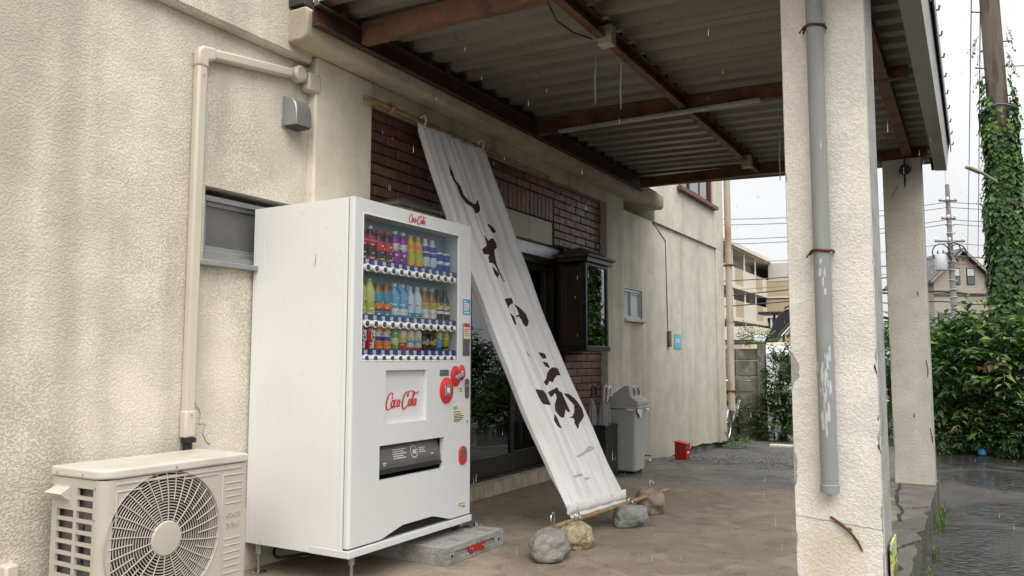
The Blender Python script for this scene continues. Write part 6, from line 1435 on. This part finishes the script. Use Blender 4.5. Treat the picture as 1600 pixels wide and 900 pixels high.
# ---- ivy covered pole with a street lamp
T = thing('ivy_pole', 'leaning wooden pole wrapped in green ivy with bare weathered top', 'utility pole', (.57, 14.6, GZ)); q = random.Random(50)
pc = lambda z: Vector((.592-.0213*z, 14.6-.004*z, z)); pr_ = lambda z: .174-.005*z
m = MB(); m.tube([pc(z_) for z_ in (GZ-.2, 2, 4, 6, 8, 11)], [pr_(z_) for z_ in (0, 2, 4, 6, 8, 11)], 20); build(m, 'pole', 'pole_wood', T, smooth=60)
IV = ['ivy_dark', 'ivy_mid', 'ivy_light', 'ivy_brown']; m = MB()
for k in range(15000):
    z_ = GZ+5.85*q.random()**.92; a = q.random()*6.2832
    top = 4.7+.42*math.sin(a*2+1)+.3*mnoise.noise(Vector((a*2, 0, 0)))
    dens = 1 if z_ < top else max(0, 1-(z_-top)/.75)*.35
    if q.random() > dens: continue
    bul = .03+.068*max(0, mnoise.noise(Vector((a*1.2, z_*1.6, 3)))+.45)+(.06 if z_ < 3.6 else 0)+.04*max(0, 2.4-z_)
    r_ = pr_(z_)+bul*q.uniform(.4, 1.25); c = pc(z_); p = Vector((c.x+r_*math.cos(a), c.y+r_*math.sin(a), z_)); o_ = Vector((math.cos(a), math.sin(a), .3))
    d = Vector((q.gauss(0, .35), q.gauss(0, .35), -1))+o_*.45; l = q.uniform(.055, .115)
    w2 = (3, 5, 2.0, .3) if z_ > 3.2 else (5, 4, .8, .8)
    if z_ > 4.6: w2 = (1, 4, 4, .2)
    leaf_at(m, p, d, o_, l, l*.85, pick(q, w2))
m.cur = 0; o = build(m, 'ivy', IV, T); o['kind'] = 'stuff'
m = MB()
for k in range(60):
    z_ = q.uniform(2.4, 6.4); a = q.choice((q.gauss(3.4, .5), q.gauss(0, .5))); r_ = pr_(z_)+.06; p = pc(z_)+Vector((r_*math.cos(a), r_*math.sin(a), 0)); pts = [p]
    for i in range(4): pts.append(pts[-1]+Vector((math.cos(a)*.02+q.gauss(0, .02), q.gauss(0, .02), -.06)))
    m.cur = 1; m.tube(pts, .003, 4)
    for pp_ in pts[1:]: leaf_at(m, pp_, Vector((q.gauss(0, 1), q.gauss(0, 1), -.8)), Vector((math.cos(a), math.sin(a), .3)), .06, .05, q.choice((1, 1, 2, 2)))
m.cur = 0; build(m, 'ivy_tendrils', IV, T)['kind'] = 'stuff'
for k, z_ in enumerate((4.72, 5.29, 5.73, 6.18, 6.66)):
    c = pc(z_); s_ = 1 if k % 2 else -1; m = MB(); m.tube([c+Vector((s_*pr_(z_)*.8*.866, s_*pr_(z_)*.4, 0)), c+Vector((s_*.30*.866, s_*.15, .01))], .010, 6); m.lathe([(.017, -.01), (.017, .01)], c+Vector((s_*.30*.866, s_*.15, .01)), 8, 'x'); build(m, 'step_bolt', 'rust', T)
m = MB(); c = pc(5.06); m.tube([c+Vector((.24*math.cos(a), .24*math.sin(a), .02*math.sin(3*a))) for a in [2*math.pi*i/20 for i in range(21)]], .022, 6); m.tube([c+Vector((-.22, 0, 0)), c+Vector((-.26, .02, -.25)), c+Vector((-.2, .0, -.6))], .012, 5); build(m, 'cable_band', 'wire', T)
T = thing('street_lamp', 'slim pale street lamp reaching left from the ivy pole', 'street lamp', (.28, 14.1, 4.0))
m = MB(); m.bar((.005, 13.82, 4.043), (.21, 14.0, 3.954), .085, .055); build(m, 'lamp_shade', 'lamp_box', T, bevel=.02)
m = MB(); m.tube([(.20, 13.99, 3.96), (.47, 14.5, 3.84)], .022, 8); build(m, 'lamp_arm', 'gutter_grey', T)

# ---- far utility pole with its transformer, and the wires
T = thing('utility_pole', 'distant concrete utility pole with transformer in front of the gabled house', 'utility pole', (-.80, 45, 0))
UX, UY = -.85, 45.2
m = MB(); m.tube([(UX+.09, UY, -1), (UX+.04, UY, 4), (UX, UY, 9.9)], [.17, .145, .10], 14); build(m, 'pole', 'concrete_pole', T, smooth=60)
m = MB(); q = random.Random(61)
for k in range(11):
    z_ = 3.2+k*.47+q.uniform(-.1, .1); m.tube([(UX+.05+.19*math.cos(a), UY+.19*math.sin(a), z_+.03*math.sin(a+k)) for a in [6.283*i/10 for i in range(11)]], .02, 5)
build(m, 'pole_band', 'transformer_grey', T)
for z_, w_ in ((9.05, .9), (8.15, .7), (7.0, 1.5)):
    m = MB(); m.bar((UX-w_*.43, UY-w_*.25-.1, z_), (UX+w_*.43, UY+w_*.25-.1, z_), .08, .08); ca = build(m, 'cross_arm', 'wire', T)
    for s_ in (-.9, 0, .9): m = MB(); m.lathe([(.05, 0), (.07, .08), (.04, .16)], (UX+s_*w_*.43, UY+s_*w_*.25-.1, z_+.04), 8); build(m, 'insulator', 'logo_white', ca)
m = MB(); m.lathe([(.26, 0), (.28, .05), (.28, .72), (.22, .80)], (UX-.42, UY-.35, 5.55), 16); tr = build(m, 'transformer', 'transformer_grey', T, smooth=40)
m = MB(); [m.lathe([(.05, 0), (.03, .2)], (UX-.42+dx, UY-.35, 6.35), 8) for dx in (-.12, .12)]; build(m, 'bushing', 'wire', tr)
m = MB()
for (cx, cz, r_) in ((-.45, 6.45, .42), (.35, 6.35, .45), (.55, 6.15, .3), (-.2, 6.1, .25), (.2, 6.6, .3)):
    m.tube([(UX+cx*.9+r_*math.cos(t)*.87, UY-.3+r_*math.cos(t)*.5, cz+r_*math.sin(t)) for t in [R(-30+260*i/14) for i in range(15)]], .03, 5)
build(m, 'cable_loops', 'cable', T)
WL = [(8.98, 8.55, .016, 'topmost'), (8.72, 8.25, .016, 'second'), (8.10, 7.45, .016, 'third'), (7.88, 7.2, .016, 'fourth'), (6.92, 6.3, .014, 'fifth'), (6.30, 5.2, .028, 'sixth'), (5.9, 4.7, .012, 'seventh')]
for k, (z0, z1, r_, nm) in enumerate(WL):
    A, Bp = Vector((UX, UY-.1, z0)), Vector((-17, 35.5, z1-.2)); m = MB(); m.tube([A.lerp(Bp, i/16)-Vector((0, 0, .55*4*(i/16)*(1-i/16))) for i in range(17)], r_, 4)
    single(m, 'power_line', 'wire', f'{nm} wire from the top running left from the distant pole', 'power line', A, 'overhead wires')
    Bp = Vector((10, 52, z0+.25-.2*k*.3)); m = MB(); m.tube([A.lerp(Bp, i/12)-Vector((0, 0, .25*4*(i/12)*(1-i/12))) for i in range(13)], r_, 4)
    single(m, 'power_line', 'wire', f'{nm} wire from the top running right from the distant pole', 'power line', A, 'overhead wires')
for k, (a, b, r_) in enumerate((((.31, 14.4, 8.95), (-.1, 44, 6.2), .012), ((.43, 14.4, 9.0), (.3, 44, 5.6), .012), ((-.15, 7.9, 3.2), (-.9, 44, 9.7), .004), ((.58, 14.5, 5.72), (3.5, 16.8, 6.3), .008), ((.58, 14.5, 4.67), (3.5, 16.6, 5.6), .008), ((.58, 14.5, 4.53), (3.5, 16.6, 5.15), .008), ((.8, 14.9, 7.1), (2.0, 15.2, 6.5), .022))):
    a, b = Vector(a), Vector(b); m = MB(); m.tube([a.lerp(b, i/10)-Vector((0, 0, .25*(i/10)*(1-i/10))) for i in range(11)], r_, 5)
    single(m, 'power_line', 'wire', ['thin slanting wire left of the ivy pole, going back to the distant pole', 'thin slanting wire nearest the ivy pole', 'thin wire dropping past the end of the gutter', 'topmost wire leaving the ivy pole to the right', 'middle wire leaving the ivy pole to the right', 'lowest wire leaving the ivy pole to the right', 'thick black cable in the top right corner of the sky'][k], 'power line', a, 'overhead wires')
# low bundle of dark telephone cables in front of the house and the flats
for k, (z_, r_, lab) in enumerate(((4.55, .05, 'thick sagging cable in front of the gabled house'), (4.05, .03, 'lower thin cable in front of the gabled house'))):
    m = MB(); A, Bp = Vector((-5, 43.5, z_)), Vector((5, 48.5, z_+.1)); m.tube([A.lerp(Bp, i/14)-Vector((0, 0, .25*4*(i/14)*(1-i/14)*(.6+.4*math.sin(i)))) for i in range(15)], r_, 5); single(m, 'telephone_cable', 'cable', lab, 'cable', A, 'low cables by the distant pole')
for k, (za, zb2, lab) in enumerate(((3.28, 3.62, 'upper dark cable crossing in front of the flats'), (2.92, 3.2, 'lower dark cable crossing in front of the flats'))):
    m = MB(); m.tube([(-12, 27, za), (-9.0, 28.6, za+.03), (-6, 30, zb2), (-2.5, 32, zb2+.5)], .022, 5); single(m, 'telephone_cable', 'cable', lab, 'cable', (-12, 27, za), 'cables in front of the flats')

# ---- gabled house far away
T = thing('gabled_house', 'distant grey beige house with a gable and two sash windows', 'house', (-.64, 68.5, 0), R(-30))
m = MB(); hw = 2.1; we, ap = 7.15, 9.15
W = lambda x, y, z: T.matrix_basis @ Vector((x, y, z))
def hb(m, x0, x1, y0, y1, z0, z1): 
    n = len(m.v); m.box(x0, x1, y0, y1, z0, z1); m.v[n:] = [tuple(W(*v)) for v in m.v[n:]]; return m
T.rotation_euler = (0, 0, R(30)); bpy.context.view_layer.update(); W = lambda x, y, z: Matrix.Translation(T.location) @ Matrix.Rotation(R(30), 4, 'Z') @ Vector((x, y, z))
n = 0; pl_ = [(-hw, 0, 0), (hw, 0, 0), (hw, 0, we), (0, 0, ap), (-hw, 0, we)]; m.add([W(*p) for p in pl_]+[W(p[0], 7, p[2]) for p in pl_], [(0, 1, 2, 3, 4), (9, 8, 7, 6, 5), (0, 5, 6, 1), (1, 6, 7, 2), (4, 9, 5, 0)]); wl = build(m, 'wall', 'house_wall', T)
m = MB()
for s_ in (-1, 1):
    a = [(0, -.45, ap+.32), (s_*(hw+.45), -.45, we-.12), (s_*(hw+.45), 7.3, we-.12), (0, 7.3, ap+.32)]; b = [(x, y, z_-.2) for x, y, z_ in a]
    m.add([W(*p) for p in a+b], [(0, 1, 2, 3), (7, 6, 5, 4), (0, 4, 5, 1), (1, 5, 6, 2), (2, 6, 7, 3), (3, 7, 4, 0)])
build(m, 'roof', 'house_roof', T)
m = MB()
for s_ in (-1, 1):
    a = [(0, -.46, ap+.08), (s_*(hw+.42), -.46, we-.34), (s_*(hw+.42), -.46, we-.2), (0, -.46, ap+.24)]; b = [(x, y+.05, z_) for x, y, z_ in a]; m.add([W(*p) for p in a+b], [(0, 1, 2, 3), (7, 6, 5, 4), (0, 4, 5, 1), (3, 2, 6, 7)])
build(m, 'bargeboard', 'house_wall', T)
for x in (-.42, .68):
    f = MB(); hb(f, x-.30, x+.30, -.06, -.01, 6.75, 8.0); f = build(f, 'window', 'black_plastic', wl)
    for z0 in (6.80, 7.40): p = MB(); hb(p, x-.25, x+.25, -.075, -.062, z0, z0+.53); build(p, 'pane', 'frosted_light' if z0 > 7 else 'apartment_dark', f)
m = MB(); hb(m, -.28, -.16, -.03, -.005, 8.55, 8.67); hb(m, .12, .24, -.03, -.005, 8.55, 8.67); build(m, 'vent', 'house_roof', T)
m = MB(); hb(m, -hw-.05, hw+.05, -.08, -.0, 5.9, 6.1); build(m, 'storey_band', 'house_roof', T)
for x in (-1.4, .9):
    f = MB(); hb(f, x-.5, x+.5, -.06, -.01, 3.2, 4.6); f = build(f, 'window', 'black_plastic', wl); p = MB(); hb(p, x-.44, x+.44, -.075, -.062, 3.26, 4.54); build(p, 'pane', 'apartment_dark', f)

# ---- flats beyond the fence
T = thing('apartment_block', 'long cream block of flats with open gallery balconies beyond the fence', 'apartment building', (-17, 68, 0))
AX = -17; Y0, Y1 = 52, 78
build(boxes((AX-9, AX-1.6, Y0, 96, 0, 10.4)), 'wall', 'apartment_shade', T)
m = MB(); m.box(AX-9.3, AX+.35, Y0-.3, 96, 10.42, 10.72); m.box(AX-9, AX+.1, Y0, 96, 10.3, 10.418); build(m, 'roof', 'apartment_cream', T)
for k in range(4):
    top = 8.75-2.7*k
    build(boxes((AX-1.59, AX+.12, Y0, Y1, top-1.75, top-1.42)), 'gallery_slab', 'apartment_cream', T)
    y = Y0; j = 0
    while y < Y1-.1:
        w_ = 4.6 if j % 2 else 2.6; e_ = min(y+w_, Y1); build(boxes((AX-.02, AX+.06, y+.03, e_-.03, top-1.417, top)), 'parapet', 'apartment_cream' if j % 2 else 'apartment_tan', T); y = e_; j += 1
    for y in range(54, 78, 4): build(boxes((AX-.12, AX-.022, y-.06, y+.06, top-1.4, top+1.55)), 'post', 'logo_white', T)
    for y in range(53, 77, 3):
        build(boxes((AX-1.6, AX-1.55, y, y+.9, top-1.41, top+.55)), 'door', 'apartment_dark', T); f = build(boxes((AX-1.6, AX-1.56, y+1.25, y+2.4, top-.4, top+.6)), 'window', 'apartment_dark', T)
# projecting wing with tan fronts
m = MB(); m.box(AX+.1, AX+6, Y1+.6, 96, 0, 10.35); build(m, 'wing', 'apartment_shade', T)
build(boxes((AX-.2, AX+6.3, Y1-.3, 96, 10.36, 10.7)), 'roof', 'apartment_cream', T) if False else None
for k in range(5):
    zt_ = 8.58-1.72*k if k < 2 else 8.58-2.7*(k-1)-.0
for k, (za, zb3) in enumerate(((7.10, 8.58), (5.35, 6.85), (1.9, 3.5))):
    build(boxes((AX-.05, AX+6, Y1, Y1+.12, za, zb3)), 'parapet', 'apartment_tan', T); build(boxes((AX-.1, AX+6, Y1-.05, Y1+.5, za-.24, za-.003)), 'gallery_slab', 'apartment_cream', T); build(boxes((AX-.1, AX+6, Y1-.05, Y1+.2, zb3+.003, zb3+.1)), 'parapet_cap', 'apartment_cream', T)
for x in (AX+.3, AX+2.2): build(boxes((x, x+.12, Y1+.1, Y1+.22, 3.6, 5.1)), 'post', 'logo_white', T)
T = thing('low_shed', 'low cream roofed outbuilding in front of the flats', 'shed', (-12, 42, 0))
build(boxes((-13.5, -9.5, 40, 44, 0, 2.1)), 'wall', 'apartment_shade', T); build(boxes((-13.7, -9.3, 39.8, 44.2, 2.1, 2.75)), 'roof', 'apartment_cream', T)

# ---- lorry with a small digger on its bed behind the bush
T = thing('lorry', 'white lorry with a rust stained cream bed parked behind the bush', 'lorry', (-3.6, 19.3, GZ))
build(boxes((-4.7, -3.2, 18.9, 20.4, .9, 1.50)), 'bed_side', 'truck_cream', T, bevel=.02)
m = MB(); m.box(-4.25, -2.7, 18.55, 18.88, .5, 1.42); m.box(-4.25, -2.7, 17.6, 18.55, .35, 1.30); build(m, 'cab', 'truck_white', T, bevel=.06, seg=3)
build(boxes((-4.6, -3.3, 18.95, 20.4, .45, .89)), 'chassis', 'digger_dark', T); build(boxes((-3.6, -2.9, 17.585, 17.599, .75, 1.2)), 'windscreen', 'apartment_dark', T)
build(boxes((-3.0, -2.9, 17.56, 17.598, .42, .56)), 'tail_lamp', 'red_plastic', T)
for y in (18.2, 19.8):
    m = MB(); m.lathe([(.30, -.1), (.34, -.06), (.34, .06), (.30, .1)], (-3.25, y, GZ+.34), 20, 'x'); wl = build(m, 'wheel', 'tyre', T, smooth=40); m = MB(); m.lathe([(.18, .0), (.16, .03)], (-3.15, y, GZ+.34), 16, 'x'); build(m, 'hub', 'steel_leg', wl)
T = thing('mini_digger', 'dark small digger with a flat canopy and bent arm carried on the lorry', 'digger', (-4.1, 19.6, 1.5))
y = 19.4
m = MB(); m.box(-4.86, -4.30, y-.1, y+.6, 2.18, 2.25); build(m, 'canopy', 'digger_dark', T, bevel=.02)
m = MB(); m.tube([(-4.52, y+.1, 2.18), (-4.55, y+.1, 1.5)], .03, 8); m.tube([(-4.4, y+.5, 2.18), (-4.4, y+.5, 1.5)], .03, 8); build(m, 'canopy_post', 'digger_dark', T)
m = MB(); m.prism([(-4.72, 1.50), (-4.48, 1.52), (-4.33, 1.74), (-4.12, 1.97), (-3.86, 2.02), (-3.5, 1.95), (-3.45, 2.20), (-3.80, 2.30), (-4.18, 2.27), (-4.34, 2.17), (-4.55, 1.78)], 1, y-.3, y-.12); build(m, 'boom', 'digger_dark', T, bevel=.015)
m = MB(); m.tube([(-4.45, y-.35, 1.5), (-4.0, y-.35, 1.98)], .045, 8); m.tube([(-4.15, y-.35, 1.62), (-3.86, y-.35, 1.96)], .035, 8); rm = build(m, 'ram', 'digger_dark', T)
m = MB(); m.tube([(-4.28, y-.37, 1.66), (-4.06, y-.37, 1.90)], .022, 8); build(m, 'ram_rod', 'chrome', T)
m = MB(); m.box(-4.95, -4.55, y-.3, y+.5, 1.50, 1.68); build(m, 'engine_cover', 'transformer_grey', T, bevel=.05)
m = MB(); m.tube([(-4.2, y-.33, 2.29), (-4.0, y-.33, 2.40), (-3.8, y-.33, 2.34), (-3.6, y-.33, 2.25)], .022, 6); m.tube([(-3.9, y-.34, 2.0), (-3.75, y-.34, 1.7), (-3.7, y-.34, 1.5)], .03, 6); build(m, 'hose', 'cable', T)
T.location.x += .42; T.location.y += .1
bpy.context.view_layer.update()
